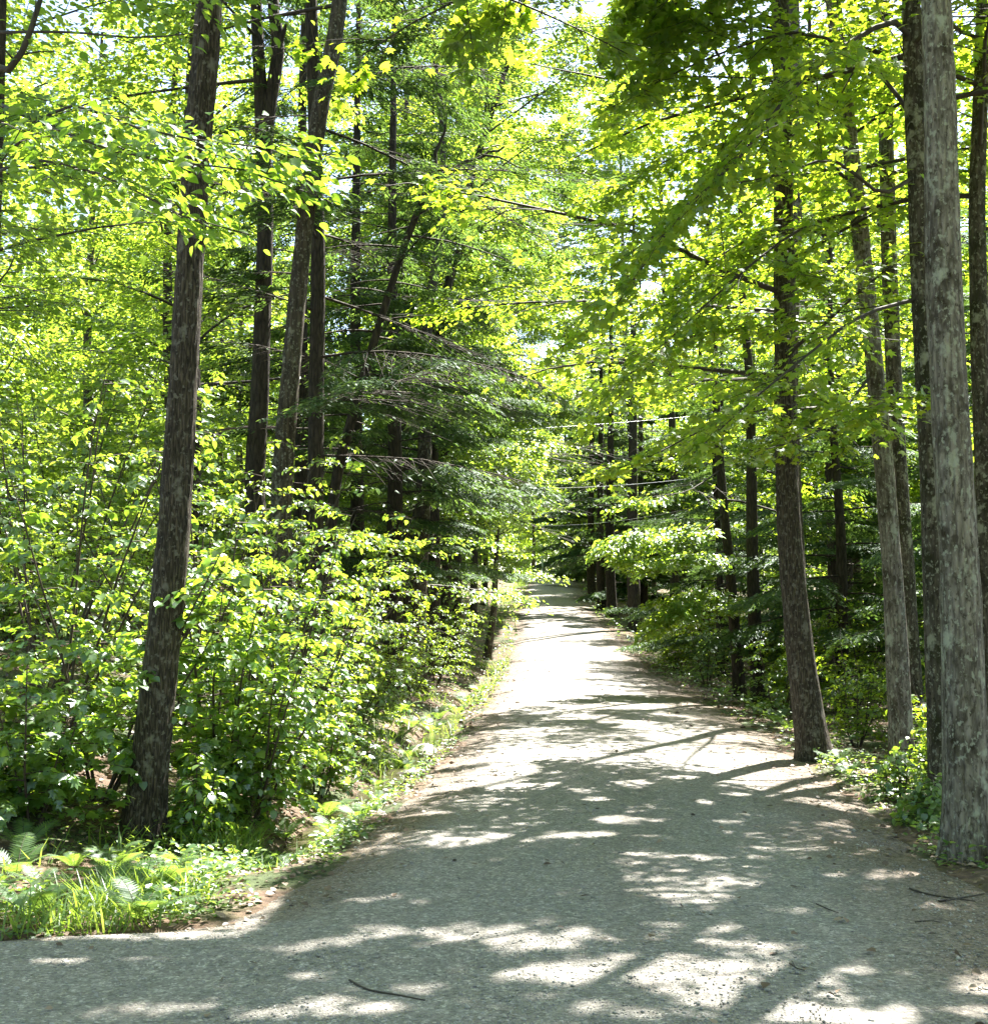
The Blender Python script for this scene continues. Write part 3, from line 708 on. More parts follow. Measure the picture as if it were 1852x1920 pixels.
decid('maple_tree', 'dark mossy trunk partly hidden behind the large lichen trunk', W, radii(W, [(0, .14), (1.2, .115), (5, .1), (18, .03)]), M['bark_mossy'], M['maple'],
      6.2, 4.2, 26, .095, 24, tpl='maple', lod=1, bias=(-.8, .5, .3), boughs=bs, trunk_kw=dict(seg=40, rings=180, knots=.09, ridge=.004))
W = px_trunk([(1858, 1480), (1845, 900), (1832, 400), (1845, 0)], 13, 18)
decid('maple_tree', 'dark trunk at the right edge of the frame behind the large lichen trunk', W, radii(W, [(0, .13), (3, .1), (18, .03)]), M['bark_mossy'], M['maple'],
      5.5, 3.8, 24, .10, 18, lod=1, trunk_kw=dict(seg=24, rings=110, knots=.1))
W = px_trunk([(1692, 1432), (1680, 1200), (1655, 850), (1612, 430), (1562, 0)], 14.2, 19)
bs = [(px_poly([(1635, 700, 14.2), (1560, 790, 13.5), (1480, 830, 13.0), (1400, 850, 12.6)], 10), .018, 34, .09),
      (px_poly([(1610, 400, 14.2), (1500, 430, 13.6), (1380, 520, 13.2), (1250, 640, 12.9), (1160, 720, 12.8)], 12), .022, 36, .09),
      (px_poly([(1600, 350, 14.2), (1500, 260, 14.0), (1380, 260, 13.8), (1250, 300, 13.6), (1130, 380, 13.5)], 12), .022, 34, .09)]
decid('maple_tree', 'slender mottled trunk leaning left in front of a darker straight one', W, radii(W, [(0, .128), (1.2, .116), (5, .1), (9, .085), (19, .03)]), M['bark_lichen'], M['maple'],
      6.5, 4.4, 24, .10, 22, tpl='maple', lod=1, bias=(-.8, -.2, .3), boughs=bs, trunk_kw=dict(seg=48, rings=220, knots=.08, ridge=.006))
W = px_trunk([(1722, 1440), (1700, 1100), (1675, 700), (1660, 250), (1655, 0)], 16, 19)
decid('maple_tree', 'straight dark trunk close behind the slender mottled leaning one', W, radii(W, [(0, .12), (3, .1), (9, .09), (19, .03)]), M['bark_mossy'], M['maple'],
      7, 4.0, 22, .11, 17, lod=1, trunk_kw=dict(seg=24, rings=120, knots=.09))
W = px_trunk([(1530, 1430), (1492, 1150), (1475, 880), (1470, 500), (1466, 150)], 14.7, 19)
bs = [(px_poly([(1472, 640, 14.7), (1400, 620, 14.3), (1300, 630, 14), (1200, 700, 13.8), (1110, 800, 13.6)], 12), .022, 38, .09),
      (px_poly([(1474, 760, 14.7), (1420, 770, 14.2), (1330, 800, 13.8), (1230, 850, 13.5), (1130, 890, 13.3)], 12), .02, 38, .088),
      (px_poly([(1550, 440, 14.7), (1500, 430, 14.5), (1420, 440, 14.3), (1320, 500, 14.1), (1190, 600, 13.9)], 12), .02, 34, .09),
      (px_poly([(1474, 720, 14.7), (1500, 730, 13.6), (1560, 760, 12.8), (1640, 800, 12.3)], 9), .016, 40, .085)]
decid('maple_tree', 'thick brown trunk rising from the road edge on the right, leaning slightly left', W, radii(W, [(0, .17), (1.2, .15), (4, .127), (9, .11), (19, .03)]), M['bark_furrowed'], M['maple'],
      3.9, 3.7, 34, .10, 22, tpl='maple', lod=1, bias=(-.9, 0, .3), boughs=bs, shape=lambda t: .95 - .6 * t ** 1.5, trunk_kw=dict(seg=48, rings=200, knots=.06, flare=.5, ridge=.01))
W = px_trunk([(1388, 1300), (1371, 1100), (1352, 900), (1340, 700)], 26.5, 14)
bs = [(px_poly([(1358, 960, 26.5), (1310, 1000, 26), (1230, 1010, 25.4), (1175, 1005, 25), (1130, 1035, 24.8)], 10), .02, 110, .11),
      (px_poly([(1365, 1030, 26.5), (1320, 1045, 25.8), (1260, 1050, 25.2), (1190, 1060, 24.8), (1150, 1050, 24.6)], 10), .02, 110, .11),
      (px_poly([(1370, 1090, 26.5), (1320, 1110, 25.6), (1270, 1130, 25), (1210, 1190, 24.6)], 9), .016, 100, .105),
      (px_poly([(1374, 1110, 26.5), (1330, 1140, 25.2), (1280, 1150, 24.8), (1240, 1160, 24.5)], 9), .015, 100, .105),
      (px_poly([(1352, 880, 26.5), (1290, 920, 25.6), (1230, 930, 25), (1170, 945, 24.6)], 9), .016, 80, .10)]
decid('young_maple', 'slim maple holding out bright yellow green boughs over the right verge', W, radii(W, [(0, .13), (3, .1), (14, .03)]), M['bark_dark'], M['bright'],
      4.0, 2.8, 22, .11, 24, boughs=bs, bias=(-.8, -.5, .3), shape=lambda t: .9 - .4 * t)
W = px_trunk([(1424, 1310), (1412, 1100), (1408, 870), (1404, 700)], 25.5, 15)
decid('maple_tree', 'dark trunk just right of the slim maple with bright boughs', W, radii(W, [(0, .15), (3, .12), (15, .03)]), M['bark_dark'], M['maple'], 4.5, 3.6, 24, .12, 22, bias=(-.5, -.5, .2))
W = px_trunk([(1570, 1330), (1560, 1000), (1556, 700), (1548, 500)], 29, 18)
decid('maple_tree', 'shaded grey trunk deep in the woods between the thick brown and the mottled trunks', W, radii(W, [(0, .16), (3, .13), (18, .03)]), M['bark_dark'], M['maple'], 5, 4, 28, .12, 22)
for k, (px, py, d, r, lab) in enumerate([(1190, 1160, 56, .26, 'nearest of the dark trunks lining the far right roadside'),
                                         (1147, 1146, 66, .24, 'middle one of the dark trunks lining the far right roadside'),
                                         (1128, 1136, 74, .23, 'dark trunk left of the middle one on the far right roadside'),
                                         (1110, 1125, 84, .25, 'farthest of the dark trunks lining the far right roadside')]):
    x = (px - CX) / FPX * d; W = np.array([[x, d, float(ground(x, d)) - .1], [x - .1, d, 5], [x, d, 12], [x + .1, d, 21]])
    hemlock('hemlock_tree', lab, W, radii(W, [(0, r * 1.15), (3, r), (21, .03)]), M['bark_dark'], 4.2, 4.6, 40, dens=18, size=.2, group='dark trunks along the far right roadside', bare=4, lod=1, bias=(.6, -.3, .2))

for (x, y, hh, rm, lab) in [(8.6, 74, 22, 4.6, 'hemlock behind the nearest of the far dark roadside trunks'), (9.5, 86, 23, 5.0, 'hemlock behind the middle of the far dark roadside trunks'),
                            (8.2, 98, 24, 5.0, 'dark hemlock right where the road reaches the top of the rise'), (10.8, 66, 20, 4.6, 'hemlock right of the nearest far roadside trunk'),
                            (8.9, 107, 24, 5.6, 'dark hemlock at the right of the road just short of the top of the rise'), (7.6, 116, 24, 5.4, 'dark hemlock just beyond the top of the rise on the right')]:
    W = np.array([[x, y, float(ground(x, y)) - .1], [x + .05, y, 3], [x - .05, y + .1, 8], [x, y, hh]])
    hemlock('hemlock_tree', lab, W, radii(W, [(0, .24), (3, .2), (hh, .03)]), M['bark_dark'], 1.0 if y < 80 else 5.0, rm, 44, dens=24, size=.27, lod=0, bare=0, cull=True)
W = np.array([[-1.9, 30, float(ground(-1.9, 30)) - .1], [-1.7, 30, 5], [-.8, 30, 11], [.6, 30.2, 16], [1.6, 30.4, 21]])
decid('maple_tree', 'maple leaning out from behind the hemlocks, its pale crown closing the gap over the road', W, radii(W, [(0, .17), (5, .13), (21, .02)]), M['bark_dark'], M['bright'], 8.5, 4.3, 60, .12, 26, lod=1,
      shape=lambda t: .8 - .3 * t ** 2, droop=.5, bias=(1, 0, .35), step=.46)
for (x, y, hh, lab) in [(8.4, 60, 33, 'tall pale maple on the right beyond the dark roadside trunks, its top near the middle'), (8.0, 74, 36, 'tallest pale maple on the right, farthest along the roadside')]:
    W = np.array([[x, y, float(ground(x, y)) - .1], [x + .1, y, 8], [x - .3, y + .1, 18], [x - .6, y, hh]])
    decid('maple_tree', lab, W, radii(W, [(0, .24), (3, .2), (hh, .03)]), M['bark_dark'], M['bright'], 12, 6.5, 56, .17, 24, lod=1, shape=lambda t: .9 - .5 * t ** 2, droop=.45, bias=(-.8, -.4, .25), step=.46)
# understorey hemlocks on the right: the deep shade between the trunks
for (x, y, hh, rm, lab) in [(7.2, 19.5, 9, 2.6, 'young dark hemlock between the thick brown trunk and the mottled one'),
                            (9.4, 21.5, 12, 3.4, 'dark hemlock filling the gap left of the large lichen trunk'),
                            (6.6, 24.5, 11, 3.0, 'small hemlock behind the thick brown trunk'),
                            (12.5, 26, 14, 3.6, 'dark hemlock at the right edge behind the large lichen trunk'),
                            (8.2, 31, 14, 3.6, 'hemlock deep in the right woods behind the two slim dark trunks'),
                            (7.6, 42, 15, 3.8, 'hemlock behind the bright yellow green boughs'),
                            (10.6, 30, 12, 3.6, 'hemlock in the right woods between the mottled and the lichen trunks'),
                            (14.5, 34, 13, 4.0, 'hemlock at the far right, deep behind the lichen trunk'),
                            (11.0, 38, 14, 4.0, 'hemlock deep behind the thick brown trunk'),
                            (6.3, 36, 10, 2.8, 'small hemlock close behind the bright boughs'),
                            (8.6, 16.2, 8, 2.6, 'young hemlock right of the mottled leaning trunk')]:
    W = np.array([[x, y, float(ground(x, y)) - .1], [x + .05, y, 3], [x - .05, y + .1, 6], [x, y, hh]])
    hemlock('hemlock_tree', lab, W, radii(W, [(0, .13), (3, .1), (hh, .015)]), M['bark_dark'], .7, rm, 46, dens=36, size=.11, lod=1, bare=2, cull=False)

# --- bright woods behind on the left
for (x, y, hh, rm, z0, lab) in [
        (-7.2, 16.5, 14, 3.8, 2.2, 'sunlit yellow green maple right behind the bushes at the left'),
        (-5.2, 21.5, 15, 3.6, 3.0, 'sunlit maple seen between the dark leaning trunk and the forked trunk'),
        (-10.5, 24, 17, 4.4, 2.5, 'pale yellow maple at the far left edge beyond the bushes'),
        (-7.2, 28, 18, 4.4, 4.0, 'bright maple behind the forked trunk'),
        (-2.6, 37, 24, 5.4, 4.5, 'tall bright maple whose top fills the space above the hemlock'),
        (-1.4, 46, 27, 6.6, 6.0, 'tall pale maple leaning over the left edge of the road'),
        (-1.0, 60, 31, 7.0, 8.0, 'very tall pale maple at the left roadside, its top in the middle of the sky'),
        (-.6, 76, 36, 7.5, 9.0, 'tallest pale maple, farthest along the left roadside')]:
    W = np.array([[x, y, float(ground(x, y)) - .1], [x + .1, y, 5], [x - .1, y + .1, 10], [x + .15, y, hh]])
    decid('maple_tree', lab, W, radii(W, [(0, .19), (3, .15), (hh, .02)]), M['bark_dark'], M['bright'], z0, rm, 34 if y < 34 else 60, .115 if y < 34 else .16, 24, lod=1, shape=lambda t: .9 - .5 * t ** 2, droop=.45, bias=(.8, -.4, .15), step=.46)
# a limb of the pale maple also hangs into the top of the picture over the road

# --- off-frame maples whose crowns shade the near gravel
for (x, y, hh, rm, z0, lab) in [(6.4, 12.5, 17, 4.6, 7.5, 'maple beyond the right edge spreading over the gravel'),
                                (4.9, 20.5, 20, 4.8, 5.0, 'leafy maple between the thick brown trunk and the slim dark ones')]:
    W = np.array([[x, y, float(ground(x, y)) - .1], [x - .1, y, 5], [x + .1, y + .1, 10], [x, y, hh]])
    decid('maple_tree', lab, W, radii(W, [(0, .17), (3, .14), (hh, .03)]), M['bark_brown'], M['maple'], z0, rm, 30, .115, 28, lod=1, bias=(-.8, .1, .3))

# ================================================================== BACKGROUND WOODS: copies of four trees
def copy_tree(o, loc, rz, s, label, group):
    c = o.copy(); COL.objects.link(c); c.location = loc; c.rotation_euler = (0, 0, rz); c.scale = (s, s, s * rng.uniform(.92, 1.1))
    c['label'] = label; c['group'] = group
    for ch in list(o.children):
        k = ch.copy(); COL.objects.link(k); k.parent = c
    return c
def proto_decid(x, y, seedlab, grp, mat, hh, rm, z0, size, npr=30, dens=15):
    W = np.array([[x, y, float(ground(x, y)) - .1], [x + .15, y, 5], [x - .1, y + .15, 10], [x + .1, y, hh]])
    return decid('woodland_tree', seedlab, W, radii(W, [(0, .2), (3, .16), (hh, .03)]), M['bark_brown'], mat, z0, rm, npr, size, dens, lod=0, cull=False, group=grp, step=.62, lat=.36, shape=lambda t: .95 - .55 * t ** 2, wide=1.15)
GL = 'leafy trees in the sunny woods left of the road'
GR = 'leafy trees in the shaded woods right of the road'
GC = 'trees closing the view where the road goes over the rise'
LL = 'leafy tree in the sunny woods behind the left roadside trees'
LR = 'leafy tree in the shaded woods behind the right roadside trunks'
LC = 'leafy tree beyond the rise where the road disappears'
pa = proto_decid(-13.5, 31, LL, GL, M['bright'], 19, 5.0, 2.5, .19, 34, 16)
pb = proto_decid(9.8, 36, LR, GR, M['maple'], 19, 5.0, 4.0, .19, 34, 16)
pc = proto_decid(-9.5, 39, LL, GL, M['bright'], 22, 5.2, 3.5, .2, 34, 15)
spots = [(-16, 22), (-19, 30), (-13, 41), (-6.5, 47), (-18, 45), (-10.5, 53), (-5.0, 56), (-3.2, 66), (-15, 58), (-9, 66), (-24, 38), (-4, 78), (-12, 76), (-2.2, 90), (-8, 90), (-20, 70), (-26, 54)]
for k, (x, y) in enumerate(spots):
    copy_tree((pa, pc)[k % 2], (x, y, float(ground(x, y)) - .05), rng.uniform(0, 6.28), rng.uniform(.9, 1.25), LL, GL)
spots = [(13.5, 19), (16, 29), (14, 38), (18, 42), (14.8, 52), (11.5, 57), (16, 55), (20, 50), (11.5, 68), (17, 70), (13, 82), (24, 62), (12, 96), (19, 92), (9.6, 92), (9.3, 100), (9.6, 108), (9.8, 115), (8.2, 122), (14.0, 46), (21, 33)]
for k, (x, y) in enumerate(spots):
    copy_tree(pb if k % 3 else pc, (x, y, float(ground(x, y)) - .05), rng.uniform(0, 6.28), rng.uniform(.9, 1.2), LR, GR)
spots = [(-6, -5), (5.5, -7), (-2, -15), (9, 1.5), (-8, 3), (12, -4), (2, -24)]
for k, (x, y) in enumerate(spots):
    copy_tree(pb, (x, y, float(ground(x, y)) - .05), rng.uniform(0, 6.28), rng.uniform(.9, 1.1), 'leafy tree behind the viewpoint, outside the picture', 'trees behind the viewpoint')
spots = [(-1.5, 122), (4, 133), (9, 124), (-5, 134), (1.5, 148), (8, 146), (14, 134), (-10, 122), (12, 112), (-3.5, 108), (18, 120), (-12, 146), (20, 150), (-20, 128)]
for k, (x, y) in enumerate(spots):
    copy_tree((pc, pb, pa)[k % 3], (x, y, float(ground(x, y)) - .1), rng.uniform(0, 6.28), rng.uniform(1.15, 1.6), LC, GC)

# far woods beyond everything: one mass
lv = Leaves(); tb = Tubes()
for k in range(170):
    a = rng.uniform(-.75, .75); d = rng.uniform(150, 230) if abs(a) < .2 else rng.uniform(70, 190)
    x, y = d * math.sin(a) , d * math.cos(a); z = float(ground(x, y)); hh = rng.uniform(20, 32)
    tb.add(np.array([[x, y, z - .3], [x, y, z + hh * .6]]), np.array([.25, .1]), 5)
    n = 800; u_ = rng.normal(0, 1, (n, 3)); u_ = nrm(u_) * rng.random((n, 1)) ** .4
    P = np.array([x, y, z + hh * .5]) + u_ * np.array([4.5, 4.5, hh * .5])
    lv.add(P, rng.normal(0, 1, (n, 3)), nrm(UP + rng.normal(0, .6, (n, 3))), rng.uniform(.6, 1.3, n))
z3 = np.zeros(3)
fw = lv.build('far_woods', 'rhomb', M['bright'], None, z3)
tag(fw, 'distant mass of woods closing the view beyond the rise', 'woods', kind='stuff')
t_ = tb.build('far_trunks', M['bark_dark'], fw, z3)

# ================================================================== SHRUBS
def sh(x, y, h, sp, nst, size, mat, lab, **k): return shrub('shrub', lab, x, y, h, sp, nst, size, M[mat], lab and k.pop('tpl', 'round'), k.pop('dens', 15), **k)
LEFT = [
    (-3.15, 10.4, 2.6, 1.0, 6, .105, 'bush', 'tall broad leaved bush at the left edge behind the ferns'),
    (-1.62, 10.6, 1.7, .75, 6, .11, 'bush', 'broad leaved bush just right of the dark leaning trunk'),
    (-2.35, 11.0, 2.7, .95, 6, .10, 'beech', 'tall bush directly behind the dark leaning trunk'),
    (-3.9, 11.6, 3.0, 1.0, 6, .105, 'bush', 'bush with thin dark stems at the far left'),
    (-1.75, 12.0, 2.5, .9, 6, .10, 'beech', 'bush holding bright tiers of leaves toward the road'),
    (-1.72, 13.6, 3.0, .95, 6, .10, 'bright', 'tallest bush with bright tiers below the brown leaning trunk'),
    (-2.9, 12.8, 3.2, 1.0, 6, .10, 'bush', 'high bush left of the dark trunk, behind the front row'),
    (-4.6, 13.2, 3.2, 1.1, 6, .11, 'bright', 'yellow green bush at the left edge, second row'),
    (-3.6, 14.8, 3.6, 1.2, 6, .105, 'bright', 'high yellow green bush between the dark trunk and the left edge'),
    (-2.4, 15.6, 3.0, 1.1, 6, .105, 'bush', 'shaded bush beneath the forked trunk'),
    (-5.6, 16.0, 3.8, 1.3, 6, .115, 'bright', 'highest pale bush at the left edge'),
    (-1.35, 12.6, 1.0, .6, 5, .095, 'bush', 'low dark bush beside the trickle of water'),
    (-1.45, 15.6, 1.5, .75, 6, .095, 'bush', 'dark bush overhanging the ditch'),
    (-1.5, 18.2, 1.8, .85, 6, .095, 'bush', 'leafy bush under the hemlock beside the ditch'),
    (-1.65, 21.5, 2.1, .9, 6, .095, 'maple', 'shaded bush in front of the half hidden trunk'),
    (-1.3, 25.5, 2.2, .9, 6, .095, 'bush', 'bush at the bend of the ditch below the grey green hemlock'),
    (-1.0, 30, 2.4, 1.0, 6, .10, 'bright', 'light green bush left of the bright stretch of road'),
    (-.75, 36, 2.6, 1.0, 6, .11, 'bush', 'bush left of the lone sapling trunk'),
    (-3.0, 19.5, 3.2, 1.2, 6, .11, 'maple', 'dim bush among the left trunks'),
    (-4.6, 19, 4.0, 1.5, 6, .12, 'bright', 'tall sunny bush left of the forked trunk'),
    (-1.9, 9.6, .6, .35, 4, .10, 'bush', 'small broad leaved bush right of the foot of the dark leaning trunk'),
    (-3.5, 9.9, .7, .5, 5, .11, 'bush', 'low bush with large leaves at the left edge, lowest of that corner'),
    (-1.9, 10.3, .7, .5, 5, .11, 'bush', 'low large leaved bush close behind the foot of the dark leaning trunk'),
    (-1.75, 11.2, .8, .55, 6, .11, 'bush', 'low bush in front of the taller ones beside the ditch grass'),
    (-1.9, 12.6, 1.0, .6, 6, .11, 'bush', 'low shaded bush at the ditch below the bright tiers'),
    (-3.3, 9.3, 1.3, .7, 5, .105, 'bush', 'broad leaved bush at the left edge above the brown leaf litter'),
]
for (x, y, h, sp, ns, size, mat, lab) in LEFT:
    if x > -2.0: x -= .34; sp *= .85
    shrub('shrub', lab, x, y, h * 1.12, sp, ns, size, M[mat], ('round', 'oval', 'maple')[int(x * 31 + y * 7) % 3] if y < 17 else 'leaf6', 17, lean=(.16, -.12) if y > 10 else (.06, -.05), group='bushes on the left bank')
RIGHT = [
    (3.35, 10.2, .42, .32, 4, .075, 'herb', 'leafy seedlings lit at the left foot of the large lichen trunk'),
    (3.6, 11.6, .5, .4, 4, .08, 'bush', 'low bush between the large lichen trunk and the mottled one'),
    (4.3, 12.6, .7, .5, 4, .085, 'maple', 'shaded bush in front of the mottled leaning trunk'),
    (3.45, 8.0, .35, .35, 4, .085, 'bush', 'low green plant at the right foot of the large lichen trunk'),
    (5.0, 14.5, 1.2, .7, 6, .09, 'maple', 'dark bush right of the thick brown trunk'),
    (6.2, 16.5, 1.6, .9, 6, .10, 'maple', 'dark bush in the shade behind the mottled trunk'),
    (4.9, 17.5, 1.5, .8, 6, .10, 'maple', 'bush behind the foot of the thick brown trunk'),
    (4.75, 21.5, 1.8, .9, 6, .10, 'bush', 'bush between the thick brown trunk and the slim dark ones'),
    (5.1, 31, 1.9, 1.0, 6, .11, 'bush', 'bush beyond the bright boughs on the right verge'),
    (5.4, 38, 2.0, 1.1, 6, .12, 'maple', 'green bush on the right verge beyond the sunny stretch'),
    (6.2, 47, 2.0, 1.2, 6, .13, 'maple', 'bush at the foot of the nearest far roadside trunk'),
    (8.0, 22, 2.2, 1.2, 6, .11, 'maple', 'tall dim bush in the right woods'),
    (4.35, 13.0, .5, .4, 4, .085, 'bush', 'small plant at the foot of the mottled leaning trunk'),
    (7.4, 13.5, 2.2, 1.1, 6, .10, 'maple', 'dim bush right of the large lichen trunk'),
]
for (x, y, h, sp, ns, size, mat, lab) in RIGHT:
    shrub('shrub', lab, x, y, h, sp, ns, size, M[mat], 'round' if y < 17 else 'leaf6', 15, group='bushes in the right woods')

bush_src = [o for o in COL.objects if o.name.startswith('shrub') and o.parent is None]
for (gx0, gx1, gy0, gy1, cnt, lab, grp, sel) in [(-13, -4.2, 17, 40, 20, 'bush in the sunny undergrowth behind the left trunks', 'undergrowth bushes in the left woods', bush_src[6:20]),
                                             (5.8, 16, 16, 44, 22, 'bush in the dim undergrowth behind the right trunks', 'undergrowth bushes in the right woods', bush_src[31:40])]:
    for k in range(cnt):
        x = rng.uniform(gx0, gx1); y = rng.uniform(gy0, gy1)
        copy_tree(sel[k % len(sel)], (x, y, float(ground(x, y)) - .05), rng.uniform(0, 6.28), rng.uniform(1.0, 1.6), lab, grp)

# ================================================================== FERNS
FE = 'green fern on the bank by the left ditch'
protos = []
fern_spots = [(-2.75, 8.55), (-2.45, 8.35), (-2.05, 8.6), (-3.0, 8.2), (-2.7, 7.75), (-2.3, 7.9), (-1.75, 8.9), (-1.5, 9.6), (-2.9, 7.35), (-2.2, 7.3), (-2.5, 7.05), (-1.95, 7.6), (-1.75, 8.1), (-2.55, 8.9), (-3.15, 8.7), (-1.9, 6.98), (-2.75, 7.0), (-2.05, 8.05),
              (-1.35, 10.9), (-1.2, 11.6), (-1.7, 10.6), (-1.55, 11.9), (-1.3, 12.4), (-1.5, 13.4), (-1.35, 15.2), (-1.15, 15.9), (-1.3, 18.0), (-1.6, 9.4), (-1.85, 9.2), (-1.6, 9.9), (-1.15, 13.0), (-1.3, 14.2), (-1.1, 17.0), (-1.25, 19.5), (-1.0, 20.5), (-1.5, 20.8), (-.95, 22.5), (-1.3, 23.6), (-.7, 25), (-1.9, 22.6), (-.6, 27.5), (-.35, 31),
              (3.75, 14.2), (3.9, 15.6), (4.2, 18.5), (4.35, 20), (4.6, 22.5), (4.9, 25), (3.6, 13.2), (5.0, 28), (5.3, 33)]
for k, (x, y) in enumerate(fern_spots):
    z = float(ground(x, y)) - .01
    grp = 'ferns along the left ditch' if x < 0 else 'ferns on the right verge'
    lab = FE if x < 0 else 'green fern at the edge of the right woods'
    if k < 4:
        lv, tb = fern_mesh()
        o = empty('fern', (x, y, z), lab, 'fern', grp)
        lv.build('fronds', 'pinna', M['fern'], o, z3); tb.build('stalks', M['stem_bush'], o, z3)
        protos.append(o)
    else:
        p = protos[k % 4]; c = p.copy(); COL.objects.link(c); c.location = (x, y, z)
        c['label'] = lab; c['group'] = grp
        for ch in list(p.children):
            q = ch.copy(); COL.objects.link(q); q.parent = c
        o = c
    s = rng.uniform(.5, .85) * (1 if y < 18 else 1.5); o.scale = (s, s, s); o.rotation_euler = (rng.uniform(-.15, .15), rng.uniform(-.15, .15), rng.uniform(0, 6.28))

# ================================================================== STUFF: herbs, grass, litter, stones
def scatter(n, xr, yr, pred):
    x = rng.uniform(*xr, n); y = rng.uniform(*yr, n); k = rng.random(n) < pred(x, y)
    return x[k], y[k]
lv = Leaves()
def herb_pred(x, y):
    e = -outside(x, y)
    edge = np.exp(-((-e - .35) / .5) ** 2)
    wat = np.exp(-((x - xc(y) + 2.62) / .22) ** 2) * (y > 9.2)
    return (e < -.0) * np.clip(edge * 1.1 + .25, 0, 1) * sst(.34, .52, fbm(x * 1.4, y * 1.1)) * (1 - .9 * wat)
for (n, xr, yr, sz) in [(15000, (-4, -1), (6.3, 10), .04), (34000, (-5, 5.5), (6.4, 16), .045), (30000, (-5, 9), (16, 45), .07), (16000, (-4, 12), (45, 125), .16)]:
    x, y = scatter(n, xr, yr, herb_pred); k = len(x)
    hgt = rng.random(k) ** 1.6 * np.where(y < 16, .20, np.where(y < 45, .4, .7)) * (.4 + fbm(x * 2, y * 2))
    P = np.stack([x, y, ground(x, y) + hgt], -1); az = rng.uniform(0, 6.28, k)
    lv.add(P, np.stack([np.cos(az), np.sin(az), rng.uniform(-.5, .3, k)], -1), nrm(UP + rng.normal(0, .35, (k, 3))), sz * rng.uniform(.5, 1.3, k))
for (bx, by, br) in [(3.26, 8.8, .2), (3.66, 14.6, .22), (4.5, 14.1, .18), (5.2, 15.9, .18), (4.0, 11.4, .18), (-2.68, 9.75, .2), (5.05, 26.3, .25), (5.2, 25.4, .25)]:
    k = 150; a = rng.uniform(0, 6.28, k); q = br + .03 + np.abs(rng.normal(0, .22, k)); x = bx + q * np.cos(a); y = by + q * np.sin(a); az = rng.uniform(0, 6.28, k)
    P = np.stack([x, y, ground(x, y) + rng.random(k) ** 1.5 * .16], -1)[outside(x, y) > .02]; k = len(P); az = az[:k]
    lv.add(P, np.stack([np.cos(az), np.sin(az), rng.uniform(-.4, .4, k)], -1), nrm(UP + rng.normal(0, .35, (k, 3))), .055 * rng.uniform(.5, 1.3, k))
tag(lv.build('ground_cover', 'leaf6', M['herb'], None, z3, None, 1.2), 'low leafy herbs along both road verges', 'ground cover', kind='stuff')
lv = Leaves()
def grass_pred(x, y):
    t = outside(x, y); e = -t
    a = (x < xc(y)) * np.exp(-((t - .75) / .6) ** 2) * sst(.44, .58, fbm(x * .9 + 5, y * .7)) * np.where(y > 9.5, sst(.45, .6, vnoise(x * 2.1 + 8, y * 1.1)), 1)
    return np.clip(a * (t > .02), 0, 1)
for (n, xr, yr, L) in [(90000, (-4, 2), (6.3, 13.5), .26), (26000, (-3, 3), (13.5, 40), .34), (20000, (-3, 5), (55, 112), .7)]:
    x, y = scatter(n, xr, yr, grass_pred); k = len(x); az = rng.uniform(0, 6.28, k)
    el = rng.uniform(.8, 2.2, k); D = np.stack([np.cos(az), np.sin(az), el], -1)
    Nn = np.stack([np.cos(az + .3), np.sin(az + .3), -.4 + 0 * az], -1)
    lv.add(np.stack([x, y, ground(x, y) - .01], -1), D, -Nn, L * rng.uniform(.4, 1.2, k))
tag(lv.build('grass', 'blade', M['grass'], None, z3, None, 1.0), 'tufts of bright grass along the left ditch', 'grass', kind='stuff')
lv = Leaves()
def lit_pred(x, y):
    e = -outside(x, y)
    return np.where(e > 0, (.22 * np.exp(-e / np.where(x > xc(y), .55, .35)) + .012), .8)
for (n, xr, yr, sz) in [(26000, (-5.5, 6), (5, 15), .05), (22000, (-6, 11), (15, 40), .08)]:
    x, y = scatter(n, xr, yr, lit_pred); k = len(x); az = rng.uniform(0, 6.28, k)
    zz = np.where(inside(x, y) > .05, road_z(x, y), ground(x, y)) + rng.uniform(.004, .03, k)
    lv.add(np.stack([x, y, zz], -1), np.stack([np.cos(az), np.sin(az), rng.uniform(-.2, .3, k)], -1), nrm(UP + rng.normal(0, .35, (k, 3))), sz * rng.uniform(.4, 1.2, k))
tag(lv.build('leaf_litter', 'leaf6', M['litter'], None, z3, None, 1.3), 'brown dead leaves along the road edges and forest floor', 'leaf litter', kind='stuff')

lv = Leaves()
for (n, xr, yr, sz) in [(9000, (-3.5, 4.5), (4.8, 15), .05), (9000, (-2, 6), (15, 40), .09)]:
    x, y = scatter(n, xr, yr, lambda x, y: np.where(-outside(x, y) > 0, .5 * np.exp(outside(x, y) / .5) * sst(.35, .6, fbm(x * 1.3 + 9, y * 1.1)) + .02, 0)); k = len(x); az = rng.uniform(0, 6.28, k)
    lv.add(np.stack([x, y, road_z(x, y) + .008], -1), np.stack([np.cos(az), np.sin(az), 0 * az], -1), nrm(UP + rng.normal(0, .15, (k, 3))), sz * rng.uniform(.3, 1.3, k))
tag(lv.build('twig_litter', 'needle', M['litter'], None, z3, None, .55), 'scraps of bark, needles and twigs swept to the road edges', 'litter', kind='stuff')

